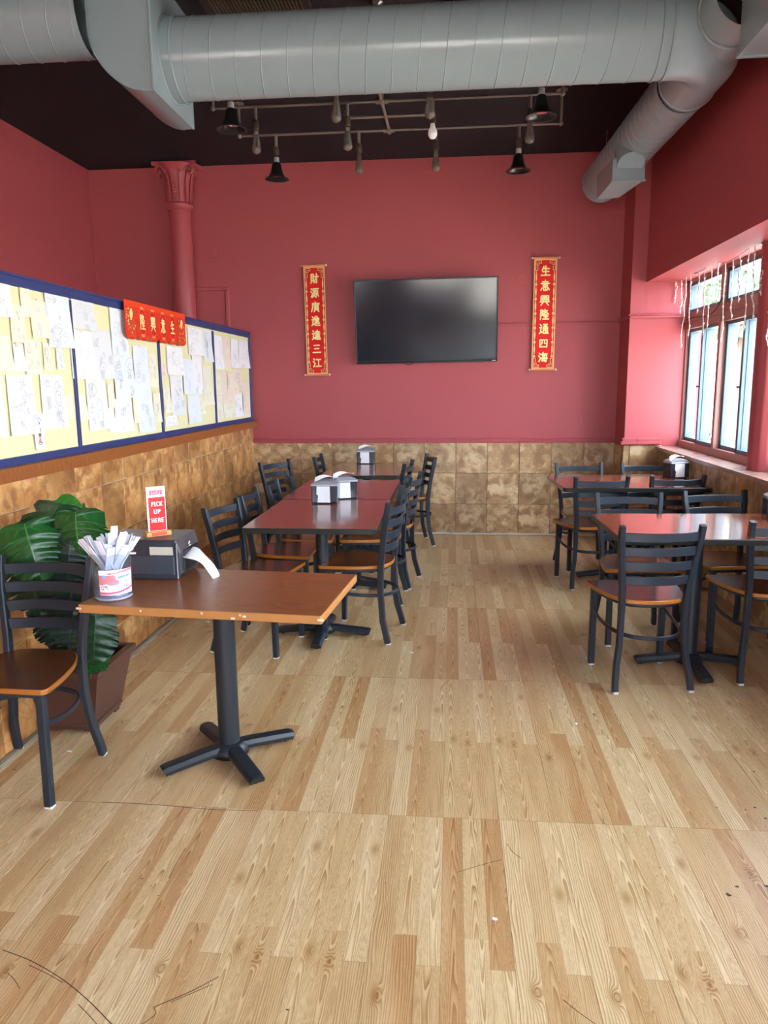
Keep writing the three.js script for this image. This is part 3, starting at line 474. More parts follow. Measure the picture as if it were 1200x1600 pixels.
// ---------------------------------------------------------------- characters drawn stroke by stroke
const WATER = [[10, 12, 22, 24], [5, 38, 18, 50], [8, 90, 26, 58]], WALK = [[12, 10, 24, 22], [6, 38, 24, 38, 14, 66, 24, 74], [4, 92, 22, 78, 52, 90, 97, 90]];
const GLYPH = {
  財: [[14, 12, 14, 68], [14, 12, 42, 12, 42, 68], [14, 31, 42, 31], [14, 49, 42, 49], [14, 68, 42, 68], [22, 72, 8, 92], [34, 72, 46, 90], [50, 32, 95, 32], [76, 6, 76, 90, 62, 82], [74, 36, 52, 74]],
  源: [...WATER, [32, 12, 95, 12], [37, 12, 34, 60, 24, 92], [64, 14, 58, 26], [46, 28, 84, 28, 84, 58, 46, 58, 46, 28], [46, 43, 84, 43], [65, 58, 65, 92, 55, 86], [50, 66, 41, 82], [78, 64, 92, 82]],
  廣: [[50, 3, 55, 14], [18, 18, 95, 18], [20, 18, 18, 60, 6, 94], [32, 32, 92, 32], [46, 24, 46, 42], [76, 24, 76, 42], [46, 42, 76, 42], [40, 49, 84, 49, 84, 76, 40, 76, 40, 49], [62, 42, 62, 76], [40, 62, 84, 62], [50, 79, 34, 94], [72, 79, 90, 94]],
  進: [...WALK, [46, 6, 33, 34], [43, 26, 43, 72], [64, 6, 72, 20], [43, 26, 88, 26], [43, 40, 85, 40], [43, 55, 85, 55], [43, 71, 93, 71], [65, 26, 65, 71]],
  達: [...WALK, [63, 5, 63, 34], [44, 18, 84, 18], [36, 33, 93, 33], [52, 38, 58, 47], [76, 38, 68, 47], [40, 50, 89, 50], [44, 62, 85, 62], [36, 74, 93, 74], [63, 50, 63, 84]],
  三: [[20, 18, 80, 16], [26, 49, 74, 48], [6, 85, 95, 84]],
  江: [...WATER, [40, 20, 92, 20], [66, 20, 66, 84], [34, 86, 97, 84]],
  生: [[32, 8, 14, 42], [24, 28, 86, 27], [20, 55, 84, 54], [6, 88, 96, 86], [52, 4, 52, 87]],
  意: [[50, 1, 51, 11], [22, 14, 80, 14], [36, 18, 42, 27], [66, 18, 60, 27], [8, 30, 94, 30], [30, 38, 73, 38, 73, 62, 30, 62, 30, 38], [30, 50, 73, 50], [16, 72, 8, 90], [32, 70, 36, 92, 70, 92, 74, 80], [50, 67, 57, 79], [80, 68, 94, 86]],
  興: [[25, 8, 12, 14, 12, 62], [12, 29, 25, 29], [12, 45, 25, 45], [76, 10, 91, 10, 91, 62], [78, 29, 91, 29], [78, 45, 91, 45], [35, 10, 67, 10, 67, 60], [35, 10, 35, 62], [43, 22, 60, 22], [43, 33, 60, 33, 60, 47, 43, 47, 43, 33], [3, 64, 98, 64], [34, 70, 12, 94], [66, 70, 90, 94]],
  隆: [[12, 8, 12, 94], [12, 10, 35, 10, 25, 32, 35, 48, 22, 60], [58, 3, 40, 26], [54, 14, 82, 14, 44, 43], [56, 22, 94, 43], [50, 46, 43, 61], [46, 55, 90, 55], [67, 46, 67, 90], [48, 71, 88, 71], [37, 91, 97, 91]],
  通: [...WALK, [44, 8, 86, 8, 66, 21], [55, 14, 72, 25], [44, 31, 44, 82], [44, 31, 89, 31, 89, 80, 80, 76], [44, 47, 89, 47], [44, 62, 89, 62], [67, 31, 67, 82]],
  四: [[12, 20, 14, 86], [12, 20, 90, 20, 86, 86], [14, 84, 86, 84], [38, 22, 35, 50, 25, 62], [62, 22, 62, 52, 78, 55]],
  海: [...WATER, [50, 5, 35, 27], [46, 18, 94, 18], [49, 32, 40, 84], [47, 32, 88, 32, 83, 92, 72, 86], [31, 58, 97, 58], [42, 83, 84, 80], [62, 38, 67, 50], [60, 64, 65, 76]],
};
function glyph(c, ch, x, y, w, h, lw) { c.lineWidth = lw; c.lineCap = 'round'; c.lineJoin = 'round'; for (const s of GLYPH[ch]) { c.beginPath(); for (let i = 0; i < s.length; i += 2) c[i ? 'lineTo' : 'moveTo'](x + s[i] / 100 * w, y + s[i + 1] / 100 * h); c.stroke(); } }
function scroll(name, label, x0, x1, y1, y0, chars, turnZ) {
  const w = x1 - x0 - 0.025, h = y1 - y0, g = thing(name, label, 'wall scroll', [(x0 + x1) / 2, y0, ZB + 0.022]);
  g.rotation.z = turnZ; g.userData.group = 'pair of red wall scrolls';
  const tex = canvasTexture(256, 1152, (c, W, H) => {
    c.fillStyle = '#f6b478'; c.fillRect(0, 0, W, H); c.fillStyle = '#b8160f'; c.fillRect(8, 12, W - 16, H - 24); c.fillStyle = '#e60a06'; c.fillRect(40, 24, W - 80, H - 48);
    c.strokeStyle = '#fcbf80'; c.fillStyle = '#fcc888'; c.lineWidth = 6; c.strokeRect(10, 14, W - 20, H - 28);
    for (const sx of [0, 1]) { const cx = sx ? W - 28 : 28; for (let i = 0; i < 6; i++) { const cy = 190 + i * 150; c.beginPath(); c.arc(cx, cy + 75, 13, 0, 7); c.fill(); c.beginPath(); c.ellipse(cx, cy, 9, 44, 0, 0, 7); c.fill(); c.fillRect(cx - 4, cy - 75, 8, 150); } }
    for (const sx of [0, 1]) for (const sy of [0, 1]) { c.save(); c.translate(sx ? W : 0, sy ? H : 0); c.scale(sx ? -1 : 1, sy ? -1 : 1); c.fillStyle = '#b8160f'; c.fillRect(14, 18, 70, 60); c.fillRect(14, 18, 46, 110); c.lineWidth = 7; for (const p of [[[20, 24], [80, 24], [80, 48], [52, 48], [52, 36]], [[20, 24], [20, 120], [44, 120], [44, 84], [34, 84]], [[34, 40], [34, 66], [62, 66]]]) { c.beginPath(); p.forEach(([a, b], i) => c[i ? 'lineTo' : 'moveTo'](a, b)); c.stroke(); } c.restore(); }
    c.strokeStyle = '#fdf0a2'; chars.forEach((ch, i) => glyph(c, ch, 76, 74 + i * 149, 106, 112, 15));
  });
  const g2 = slab(w, h, 0.004, 0.0005, [0, 0, 1, 1]).translate(0, h / 2, 0.006);
  obj('printed_cloth', g2, M(0xffffff, 0.7, { map: tex }), g);
  for (const y of [-0.004, h + 0.004]) { const r = obj('rod', new THREE.CylinderGeometry(0.0095, 0.0095, x1 - x0 + 0.012, 12).rotateZ(Math.PI / 2).translate(0, y, 0.009), M(0xd98f62, 0.4), g); for (const s of [-1, 1]) obj('rod_end', new THREE.SphereGeometry(0.011, 10, 8).translate(s * (x1 - x0 + 0.01) / 2, y, 0.009), M(0xe8d0c0, 0.4), r); }
  obj('hook', tube([V(-0.05, h + 0.012, 0.008), V(0, h + 0.035, 0.006), V(0.05, h + 0.012, 0.008)], 0.0012, 16, 5), redTrim, g);
}
scroll('wall_scroll', 'red scroll with seven gold characters between the column and the television', -1.42, -1.192, 2.592, 1.578, [...'財源廣進達三江'], 0.012);
scroll('wall_scroll', 'red scroll with seven gold characters between the television and the window', 0.733, 0.968, 2.612, 1.604, [...'生意興隆通四海'], -0.004);
// ---------------------------------------------------------------- boards with taped drawings
const yellowSheet = M(0xece6b4, 0.8);
[[-2.65, -3.825], [-3.825, -4.99], [-4.99, -6.17], [-6.17, -7.285]].forEach(([a, b], i) => {
  const o = thing('drawing_board', ['pale yellow display board with a round-cornered sticker near its lower edge', 'pale yellow display board to the left of the red banner', 'pale yellow display board partly under the red banner', 'pale yellow display board with peach sheets next to the far wall'][i], 'board', [XP, 1.136, 0]);
  const top = 1.975 - 1.136;
  obj('backing', span(-0.05, 0, 0.0, top, a, b), bluePaint, o); obj('yellow_sheet', span(-0.001, 0.004, 0.03, top - 0.04, a - 0.004, b + 0.004), yellowSheet, o);
  const fr = [cspan(0, 0.022, 0, 0.035, a, b, 0.003), cspan(0, 0.02, top - 0.04, top, a, b, 0.004), cspan(-0.06, 0.026, top, top + 0.012, a, b, 0.003), cspan(0, 0.018, 0.035, top - 0.05, b, b + 0.022, 0.003)];
  if (i === 3) fr.push(cspan(-0.05, 0.02, 0, top, b - 0.012, b, 0.003)); obj('blue_frame', fr, bluePaint, o);
});
// pencil drawings: four sheets in a texture, flat print
function sketchSheet(seed0, tint) {
  return canvasTexture(1024, 1024, (c) => {
    for (let q = 0; q < 16; q++) {
      const ox = (q % 4) * 256, oy = Math.floor(q / 4) * 256; c.fillStyle = tint; c.fillRect(ox, oy, 256, 256); c.save(); c.beginPath(); c.rect(ox, oy, 256, 256); c.clip();
      const R = (n) => hash(q, n, seed0); let n = 0; const g = 165 + R(99) * 45; c.strokeStyle = `rgba(${g},${g},${g + 6},0.9)`; c.lineWidth = 1.2 + R(98) * 1.2;
      for (let k = 0; k < 4 + R(97) * 6; k++) {
        const x = ox + 40 + R(n++) * 170, y = oy + 30 + R(n++) * 190, s = 12 + R(n++) * 50; c.beginPath(); const kind = R(n++);
        if (kind < 0.35) { c.ellipse(x, y, s * 0.6, s, R(n++) * 3, 0, 7); c.moveTo(x - 4, y - 4); c.arc(x - 8, y - 5, 3, 0, 7); c.moveTo(x + 10, y - 4); c.arc(x + 8, y - 5, 3, 0, 7); }
        else if (kind < 0.7) { c.moveTo(x, y); for (let i = 0; i < 7; i++) c.quadraticCurveTo(x + (R(n++) - 0.5) * s * 2.4, y + (R(n++) - 0.5) * s * 2.4, x + (R(n++) - 0.5) * s * 2, y + (R(n++) - 0.5) * s * 2.4); }
        else for (let i = 0; i < 9; i++) { c.moveTo(x + i * 5, y + R(n++) * 8); c.lineTo(x + i * 5 + (R(n++) - 0.5) * 16, y + s + R(n++) * 10); }
        c.stroke();
      }
      c.restore();
    }
  });
}
const sheetMats = { w: M(0xffffff, 0.85, { map: sketchSheet(3, '#f1f2f3') }), b: M(0xffffff, 0.85, { map: sketchSheet(8, '#e6edf2') }), y: M(0xffffff, 0.85, { map: sketchSheet(14, '#efecd2') }), p: M(0xffffff, 0.85, { map: sketchSheet(21, '#f0dfcb') }), g: M(0xffffff, 0.85, { map: sketchSheet(30, '#e4e6e6') }) };
{
  // pixel boxes in the photograph (left, right, top, bottom) and paper tone
  const list = [[-6, 16, 443, 495, 'w'], [15, 37, 477, 535, 'y'], [31, 46, 450, 495, 'y'], [47, 73, 470, 528, 'y'], [71, 108, 456, 543, 'b'], [-8, 17, 524, 580, 'y'], [20, 36, 538, 580, 'w'], [38, 61, 531, 585, 'y'], [67, 79, 535, 578, 'y'], [87, 97, 544, 577, 'g'], [12, 53, 585, 680, 'g'], [-14, 4, 583, 684, 'w'], [64, 99, 585, 670, 'g'], [100, 112, 618, 655, 'y'],
    [111, 146, 468, 515, 'g'], [110, 145, 516, 592, 'w'], [146, 174, 516, 592, 'g'], [172, 196, 480, 555, 'b'], [177, 207, 556, 622, 'b'], [121, 133, 616, 656, 'y'], [136, 166, 593, 672, 'g'], [168, 177, 598, 637, 'y'], [169, 178, 637, 675, 'w'], [179, 206, 623, 675, 'w'],
    [208, 231, 541, 609, 'b'], [232, 243, 553, 605, 'y'], [215, 238, 609, 675, 'b'], [239, 250, 614, 660, 'y'], [207, 214, 617, 661, 'y'], [260, 285, 542, 586, 'w'], [293, 316, 513, 555, 'w'], [317, 330, 516, 565, 'b'], [285, 300, 561, 616, 'b'], [300, 315, 556, 616, 'w'], [317, 330, 572, 633, 'y'], [250, 259, 568, 590, 'p'], [255, 265, 605, 645, 'y'], [266, 285, 588, 649, 'g'], [293, 312, 617, 661, 'b'], [312, 319, 621, 647, 'y'], [258, 276, 650, 665, 'w'],
    [335, 347, 525, 577, 'w'], [347.5, 359, 527, 575, 'p'], [360, 372, 530, 575, 'w'], [372.5, 387, 532, 575, 'w'], [337, 345, 582, 617, 'y'], [345.5, 354, 580, 630, 'p'], [355, 363, 580, 629, 'p'], [363.5, 378, 577, 615, 'p'], [379, 388, 595, 649, 'p'], [367, 378, 616, 651, 'w'], [338, 348, 618, 654, 'y'], [349, 366, 631, 651, 'y']];
  const boardOf = (x) => x < 110 ? 'sticker board' : x < 249 ? 'board beside the banner' : x < 333 ? 'board under the banner' : 'board by the far wall';
  const rowOf = (a, b, x) => { const t = ((a + b) / 2 - (432 + 0.226 * x)) / (286 - 0.373 * x); return t < 0.4 ? 'upper row of ' : t < 0.62 ? 'middle of ' : 'lower row of '; };
  const say = { w: 'white pencil drawing', b: 'cool white drawing sheet', y: 'cream sheet with faint pencil lines', p: 'peach coloured sheet', g: 'greyish pencil drawing' };
  const XS = XP + 0.007, made = {};
  list.forEach(([x0, x1, y0, y1, k], i) => {
    const A = onX(x0, (y0 + y1) / 2, XS), B = onX(x1, (y0 + y1) / 2, XS), zt = (A.z + B.z) / 2, top = onX((x0 + x1) / 2, y0, XS).y, bot = onX((x0 + x1) / 2, y1, XS).y, w = Math.abs(A.z - B.z), h = top - bot;
    const q = i % 16, cx = (q % 4) / 4, cy = Math.floor(q / 4) / 4, g = new THREE.PlaneGeometry(w, h, 5, 8), p = g.attributes.position, uv = g.attributes.uv, curl = rr(0.004, 0.02), bend = rr(-0.004, 0.006);
    for (let j = 0; j < p.count; j++) { const u = p.getX(j) / w, v = p.getY(j) / h; p.setZ(j, 0.001 + curl * Math.pow(clamp(0.5 - v), 2) * (0.6 + u) + Math.abs(bend) * (1 - Math.cos(u * 4)) * 0.5); uv.setXY(j, cx + 0.004 + uv.getX(j) * 0.242, cy + 0.004 + uv.getY(j) * 0.242); }
    g.computeVertexNormals();
    const back = g.clone(); back.index.array.reverse(); back.translate(0, 0, -0.0004); back.computeVertexNormals();
    const o = obj('drawing_sheet', [g, back], sheetMats[k]); o.position.set(XS + 0.0006 * (i % 5) + 0.0004, (top + bot) / 2, zt); o.rotation.set(0, Math.PI / 2, rr(-0.02, 0.02), 'YXZ');
    tag(o, x0 === 71 ? 'large white drawing hanging over the blue frame between two boards' : say[k] + ', ' + (y0 < 0.5 * (y1 - y0) + 0 ? '' : rowOf(y0, y1, (x0 + x1) / 2)) + boardOf(x0), 'drawing', x0 === 71 ? undefined : 'drawings taped to the boards');
    if (i % 3 === 0) obj('tape', new THREE.BoxGeometry(0.03, 0.02, 0.0006).translate(0, h / 2 - 0.002, 0.003), M(0xe9e6cf, 0.4), o);
  });
  // sticker
  const c0 = onX(59.5, 674, XS), s = obj('sticker', new THREE.ExtrudeGeometry(roundRect(0.085, 0.175, 0.018), { depth: 0.0012, bevelEnabled: false }), [M(0xffffff, 0.5, { map: (() => { const t = canvasTexture(256, 512, (c) => { c.fillStyle = '#eef0f4'; c.fillRect(0, 0, 256, 512); c.fillStyle = '#5a6074'; c.fillRect(96, 214, 70, 120); c.fillStyle = '#20242e'; c.fillRect(110, 230, 44, 90); c.fillStyle = '#e3a57f'; c.beginPath(); c.moveTo(128, 290); c.lineTo(176, 420); c.lineTo(84, 420); c.fill(); c.fillStyle = '#3d4560'; c.beginPath(); c.moveTo(128, 110); c.lineTo(156, 150); c.lineTo(128, 166); c.lineTo(100, 150); c.fill(); c.strokeStyle = '#4b5f96'; c.lineWidth = 8; c.beginPath(); c.arc(128, 150, 80, 3.5, 5.9); c.stroke(); c.strokeStyle = '#3d4560'; c.lineWidth = 6; c.beginPath(); c.ellipse(130, 424, 58, 14, 0, 0, 7); c.stroke(); }); t.repeat.set(1 / 0.085, 1 / 0.175); t.offset.set(0.5, 0.5); t.wrapS = t.wrapT = THREE.RepeatWrapping; return t; })() }), paper], null);
  s.position.set(XS + 0.006, c0.y, c0.z); s.rotation.y = Math.PI / 2; tag(s, 'small white sticker with a dark tower emblem on the yellow board', 'sticker');
}
// red paper banner over the board
{
  const z0 = onX(196, 500, XP + 0.045).z, z1 = onX(290.5, 515, XP + 0.045).z, W = z0 - z1, H = 0.23, yb = 1.765;
  const o = thing('red_banner', 'orange red paper banner with four gold characters hung over the board frame', 'banner', [XP + 0.04, yb, (z0 + z1) / 2], Math.PI / 2);
  const s = new THREE.Shape(), n = 6, lw = W / n; s.moveTo(-W / 2, H); s.lineTo(-W / 2, 0.03); for (let i = 0; i < n; i++) { const a = -W / 2 + i * lw; s.quadraticCurveTo(a + lw * 0.1, 0.0, a + lw * 0.5, 0.0); s.quadraticCurveTo(a + lw * 0.9, 0.0, a + lw, 0.03); } s.lineTo(W / 2, H);
  const tex = canvasTexture(1536, 384, (c, w, h) => {
    c.fillStyle = '#f2451a'; c.fillRect(0, 0, w, h); c.fillStyle = '#e2300f'; c.fillRect(0, 60, w, h - 60);
    for (let i = 0; i < 6; i++) { const x = i * 256; if (i > 0 && i < 5) { c.fillStyle = '#d81d07'; c.strokeStyle = '#f4794a'; c.lineWidth = 6; c.beginPath(); c.ellipse(x + 128, 190, 96, 130, 0, 0, 7); c.fill(); c.stroke(); c.fillStyle = '#f3996a'; for (const yy of [52, 330]) { c.beginPath(); c.ellipse(x + 128, yy, 44, 14, 0, 0, 7); c.fill(); } c.strokeStyle = '#f7e39b'; glyph(c, '隆興意生'[i - 1], x + 70, 110, 116, 165, 17); } else { c.fillStyle = '#c2512b'; for (let k = 0; k < 60; k++) { c.beginPath(); c.arc(x + 30 + hash(k, i, 1) * 200, 80 + hash(k, i, 2) * 270, 6 + hash(k, i, 3) * 14, 0, 7); c.fill(); } c.fillStyle = '#f2d58a'; for (let k = 0; k < 22; k++) { c.beginPath(); c.arc(x + 30 + hash(k, i, 4) * 200, 70 + hash(k, i, 5) * 280, 3 + hash(k, i, 6) * 8, 0, 7); c.fill(); } c.beginPath(); c.ellipse(x + 140, 130, 34, 54, 0.2, 0, 7); c.fill(); } c.fillStyle = '#f2b05e'; for (let k = 0; k < 7; k++) { c.beginPath(); c.arc(x + 34 + k * 32, 362 - 22 * Math.cos((k - 3) / 3 * 1.5) + 6, 5, 0, 7); c.fill(); } }
  });
  tex.wrapS = tex.wrapT = THREE.RepeatWrapping; tex.repeat.set(1 / W, 1 / H); tex.offset.set(0.5, 0);
  const g = new THREE.ExtrudeGeometry(s, { depth: 0.0015, bevelEnabled: false, curveSegments: 6 }); obj('printed_paper', g, [M(0xffffff, 0.45, { map: tex }), M(0xd23a16, 0.5)], o);
}
// ---------------------------------------------------------------- icicle string lights along the window
{
  const XI = 1.93, o = thing('icicle_lights', 'white icicle string lights hung along the soffit over the window', 'string lights', [0, 0, 0]);
  const wire = [[1046, 442], [1056, 440], [1064, 438], [1073, 429], [1083, 427.5], [1092, 425], [1102, 420], [1112, 411], [1122, 410], [1134, 410], [1143, 406], [1152, 401], [1158, 397], [1168, 390], [1177, 383], [1181, 376], [1190, 380], [1204, 380]].map(([x, y]) => onX(x, y, XI)), cord = M(0x8f8a84, 0.6), drop = M(0xe9e4dc, 0.5), lamp = M(0xf3efe6, 0.3);
  obj('wire', tube(wire, 0.0026, 90, 5), cord, o);
  for (const [x0, y0, x1, y1] of [[1050, 441, 1044, 476], [1057, 440, 1055, 471], [1065, 438, 1063, 487], [1073, 430, 1064, 540], [1080, 428, 1076, 523], [1092, 425, 1090, 486], [1102, 421, 1097, 520], [1112, 412, 1106, 508], [1123, 411, 1119, 470], [1134, 411, 1127, 530], [1145, 406, 1142, 494], [1156, 399, 1155, 468], [1170, 389, 1162, 512], [1179, 382, 1176, 495], [1193, 381, 1191, 457], [1203, 470, 1199, 535]]) {
    const a = onX(x0, y0, XI), b = onX(x1, y1, XI), n = 7, pts = []; for (let i = 0; i <= n; i++) pts.push(a.clone().lerp(b, i / n).add(V(rr(-0.006, 0.006), 0, i ? rr(-0.012, 0.012) : 0)));
    const s = obj('strand', tube(pts, 0.003, 28, 5), drop, o);
    obj('small_bulbs', pts.slice(1).map((p) => new THREE.ConeGeometry(0.0075, 0.034, 6).rotateX(rr(2.6, 3.6)).translate(p.x, p.y - 0.008, p.z)), lamp, s).userData.kind = 'stuff';
  }
  const k = obj('loose_cable', tube([[1074, 499], [1084, 496], [1098, 495], [1112, 490], [1122, 478], [1129, 465], [1137, 456]].map(([x, y]) => onX(x, y, XW - 0.05)), 0.0035, 40, 6), dark); tag(k, 'thin black cable sagging across the transom bar of the window', 'cable');
}
// ---------------------------------------------------------------- chairs
function makeChair() {
  const c = thing('dining_chair', '', 'chair', [0, 0, 0]);
  const S = new THREE.Shape();                                    // seat: straight front, sides drawn in to a round back (y of the shape is -z)
  S.moveTo(-0.205, -0.195); S.lineTo(0.205, -0.195); S.quadraticCurveTo(0.222, -0.19, 0.219, -0.165); S.bezierCurveTo(0.212, -0.03, 0.19, 0.08, 0.14, 0.15); S.bezierCurveTo(0.1, 0.21, -0.1, 0.21, -0.14, 0.15); S.bezierCurveTo(-0.19, 0.08, -0.212, -0.03, -0.219, -0.165); S.quadraticCurveTo(-0.222, -0.19, -0.205, -0.195);
  const seat = new THREE.ExtrudeGeometry(S, { depth: 0.012, bevelEnabled: true, bevelSize: 0.004, bevelThickness: 0.004, bevelSegments: 2, curveSegments: 10 }).rotateX(-Math.PI / 2).translate(0, 0.439, 0);
  obj('seat', seat, [seatTop, amber], c);
  const ringPts = S.getSpacedPoints(40).slice(0, 40).map((p) => V(p.x * 0.9, 0.425, -p.y * 0.9));
  obj('seat_frame', tube(ringPts, 0.0105, 80, 6, true), blackMetal, c);
  const post = (y) => { const k = [[0.008, -0.212], [0.14, -0.178], [0.30, -0.162], [0.44, -0.165], [0.56, -0.178], [0.70, -0.2], [0.825, -0.226]]; for (let i = 0; i + 1 < k.length; i++) if (y <= k[i + 1][0]) { const t = (y - k[i][0]) / (k[i + 1][0] - k[i][0]); return k[i][1] + (k[i + 1][1] - k[i][1]) * t; } return k[6][1]; };
  const postX = (y) => 0.155 + 0.030 * smooth(0.3, 0, y) + 0.034 * smooth(0.44, 0.82, y);
  for (const s of [-1, 1]) {
    const f = obj('leg', sweep([V(s * 0.184, 0.008, 0.172), V(s * 0.184, 0.44, 0.165)], chamf(0.031, 0.031, 0.004), V(1, 0, 0)), blackMetal, c);
    obj('foot_glide', cbox(0.029, 0.012, 0.029, 0.002, s * 0.184, 0.006, 0.172), whitePlastic, f);
    const bp = [0.008, 0.06, 0.14, 0.22, 0.30, 0.37, 0.44, 0.5, 0.56, 0.63, 0.70, 0.77, 0.825].map((y) => V(s * postX(y), y, post(y)));
    const b = obj('leg', sweep(bp, chamf(0.027, 0.034, 0.004), V(1, 0, 0)), blackMetal, c);
    obj('foot_glide', cbox(0.024, 0.012, 0.03, 0.002, s * 0.184, 0.006, -0.213), whitePlastic, b);
  }
  for (const y of [0.772, 0.7, 0.628, 0.556]) { const n = 12, w = postX(y) + 0.002, pts = []; for (let i = 0; i <= n; i++) { const u = i / n * 2 - 1; pts.push(V(u * w, y, post(y) - 0.042 * (1 - u * u))); } obj('slat', sweep(pts, chamf(0.007, 0.043, 0.002)), blackMetal, c); }
  const h = [V(-0.184, 0.315, 0.16), V(-0.186, 0.29, 0.06), V(-0.16, 0.278, -0.1), V(-0.105, 0.275, -0.185), V(0, 0.275, -0.222), V(0.105, 0.275, -0.185), V(0.16, 0.278, -0.1), V(0.186, 0.29, 0.06), V(0.184, 0.315, 0.16)];
  obj('stretcher', sweep(curve(h, 40), chamf(0.009, 0.02, 0.002)), blackMetal, c);
  return c;
}
const chair0 = makeChair(); let chairUsed = false;
function placeChair(mx, mz, deg, label, group) {
  const t = deg * Math.PI / 180, pos = [mx + 0.226 * Math.sin(t), 0, mz + 0.226 * Math.cos(t)];
  if (!chairUsed) { chairUsed = true; chair0.position.set(...pos); chair0.rotation.y = t; Object.assign(chair0.userData, { label, group }); return chair0; }
  return dup(chair0, pos, t, label, group);
}
const ALL = 'black metal ladder-back chairs with brown wooden seats';
placeChair(-1.596, -2.735, -2, 'black ladder-back chair with brown seat in front of the potted plant', ALL);
placeChair(-0.314, -4.27, -100, 'black ladder-back chair at the aisle corner of the long mahogany table row', ALL);
placeChair(-0.318, -5.04, -92, 'black ladder-back chair on the aisle side by the middle mahogany table', ALL);
placeChair(-0.262, -5.45, -99, 'black ladder-back chair turned slightly out at the far end of the middle table', ALL);
placeChair(-0.365, -6.34, -97, 'black ladder-back chair pushed in at the aisle side of the far table', ALL);
placeChair(-0.19, -6.93, -77, 'black ladder-back chair standing alone against the tile wall in the aisle', ALL);
placeChair(-1.31, -4.09, 79, 'black ladder-back chair on the partition side nearest the brown pick-up table', ALL);
placeChair(-1.282, -4.56, 91, 'second black chair along the partition side of the mahogany tables', ALL);
placeChair(-1.235, -5.0, 95, 'third black chair along the partition side, close to the napkin holders', ALL);
placeChair(-1.225, -5.5, 108, 'fourth black chair along the partition side, turned towards the far wall', ALL);
placeChair(-1.56, -6.44, 62, 'black ladder-back chair pulled back at an angle near the tiled corner', ALL);
placeChair(-1.262, -6.93, 90, 'black ladder-back chair between the far table and the tiled corner', ALL);
placeChair(0.978, -3.49, 187, 'black ladder-back chair with its back to the aisle at the front window table', ALL);
placeChair(1.615, -3.63, 184, 'black ladder-back chair nearest the window sill at the front window table', ALL);
placeChair(1.063, -4.556, 2, 'black chair facing the street across the front window table', ALL);
placeChair(1.598, -4.66, 9, 'black chair under the window facing the street across the front table', ALL);
placeChair(1.058, -5.33, 189, 'black chair on the near side of the far window table by the aisle', ALL);
placeChair(1.606, -5.42, 188, 'black chair on the near side of the far window table by the sill', ALL);
placeChair(1.05, -6.27, 9, 'black chair behind the far window table next to the tile wall', ALL);
placeChair(1.585, -6.31, 10, 'black chair behind the far window table beside the pilaster', ALL);

// ---------------------------------------------------------------- tables
function crossBase(t, x, z, turn, reach, colR, H) {
  const b = new THREE.Matrix4().makeRotationY(turn).setPosition(x, 0, z);
  obj('column', cyl(colR, colR, H - 0.07, 28, 0, 0.055, 0).applyMatrix4(b), castBlack, t);
  obj('mount_plate', [cbox(0.3, 0.012, 0.06, 0.003, 0, H - 0.01, 0).applyMatrix4(b), cbox(0.06, 0.012, 0.3, 0.003, 0, H - 0.01, 0).applyMatrix4(b)], castBlack, t);
  obj('hub', lathe([[0.0001, 0.07], [colR + 0.004, 0.07], [colR + 0.012, 0.06], [colR + 0.03, 0.045], [colR + 0.034, 0.02], [0.0001, 0.02]].reverse(), 32).applyMatrix4(b), castBlack, t);
  for (let i = 0; i < 4; i++) {
    const pts = [[0.02, 0.047], [0.08, 0.046], [0.16, 0.038], [reach - 0.04, 0.03], [reach - 0.012, 0.027], [reach, 0.022]].map(([r, y]) => V(r, y, 0)), sec = [[-0.032, -0.02], [0.032, -0.02], [0.034, -0.004], [0.024, 0.011], [0.01, 0.016], [-0.01, 0.016], [-0.024, 0.011], [-0.034, -0.004]];
    const a = obj('foot', sweep(curve(pts, 14), sec, V(0, 0, 1), (u) => 1.0 - 0.1 * u).applyMatrix4(new THREE.Matrix4().makeRotationY(i * Math.PI / 2)).applyMatrix4(b), castBlack, t);
    a.geometry.translate(0, 0.002, 0);
    obj('glide', cyl(0.012, 0.012, 0.012, 12).translate(reach - 0.03, 0, 0).applyMatrix4(new THREE.Matrix4().makeRotationY(i * Math.PI / 2)).applyMatrix4(b), dark, a);
  }
}
function table(label, group, w, d, pos, turn, top, edge, base, H = 0.747, r = 0.03) {
  const t = thing('dining_table', label, 'table', pos, turn, group);
  obj('table_top', new THREE.ExtrudeGeometry(roundRect(w - 0.008, d - 0.008, r), { depth: 0.022, bevelEnabled: true, bevelSize: 0.004, bevelThickness: 0.004, bevelSegments: 2, curveSegments: 6 }).rotateX(-Math.PI / 2).translate(0, H - 0.026, 0), [top, edge], t);
  crossBase(t, base[0], base[1], base[2], base[3], base[4], H - 0.03);
  return t;
}
const wood2 = M(0xffffff, 0.2, { map: rep(mahogany, 1, 1.4), clearcoat: 0.5, clearcoatRoughness: 0.09 });
const TR = 'mahogany tables in a row along the partition', TW = 'mahogany tables by the window';
table('mahogany dining table next to the brown pick-up table with two chairs tucked in', TR, 0.715, 0.985, [-0.74, 0, -4.23], 0, mahoganyTop, edgeBand, [-0.02, -0.02, 0, 0.28, 0.036]);
table('middle mahogany dining table of the long row joined to its neighbour', TR, 0.715, 0.985, [-0.75, 0, -5.22], 0, mahoganyTop, edgeBand, [0, -0.05, 0, 0.28, 0.036]);
table('mahogany dining table standing against the tiled far wall', TR, 0.66, 1.03, [-0.75, 0, -6.5], 0, mahoganyTop, edgeBand, [0, 0, 0, 0.28, 0.036]);
table('mahogany dining table by the window with a bright reflection nearest the street', TW, 1.03, 0.71, [1.31, 0, -3.92], 0.03, wood2, edgeBand, [-0.05, 0.02, 0, 0.28, 0.04]);
table('mahogany dining table by the window beside the corner pilaster', TW, 1.03, 0.76, [1.29, 0, -5.69], 0.03, wood2, edgeBand, [-0.05, 0, 0, 0.28, 0.04]);
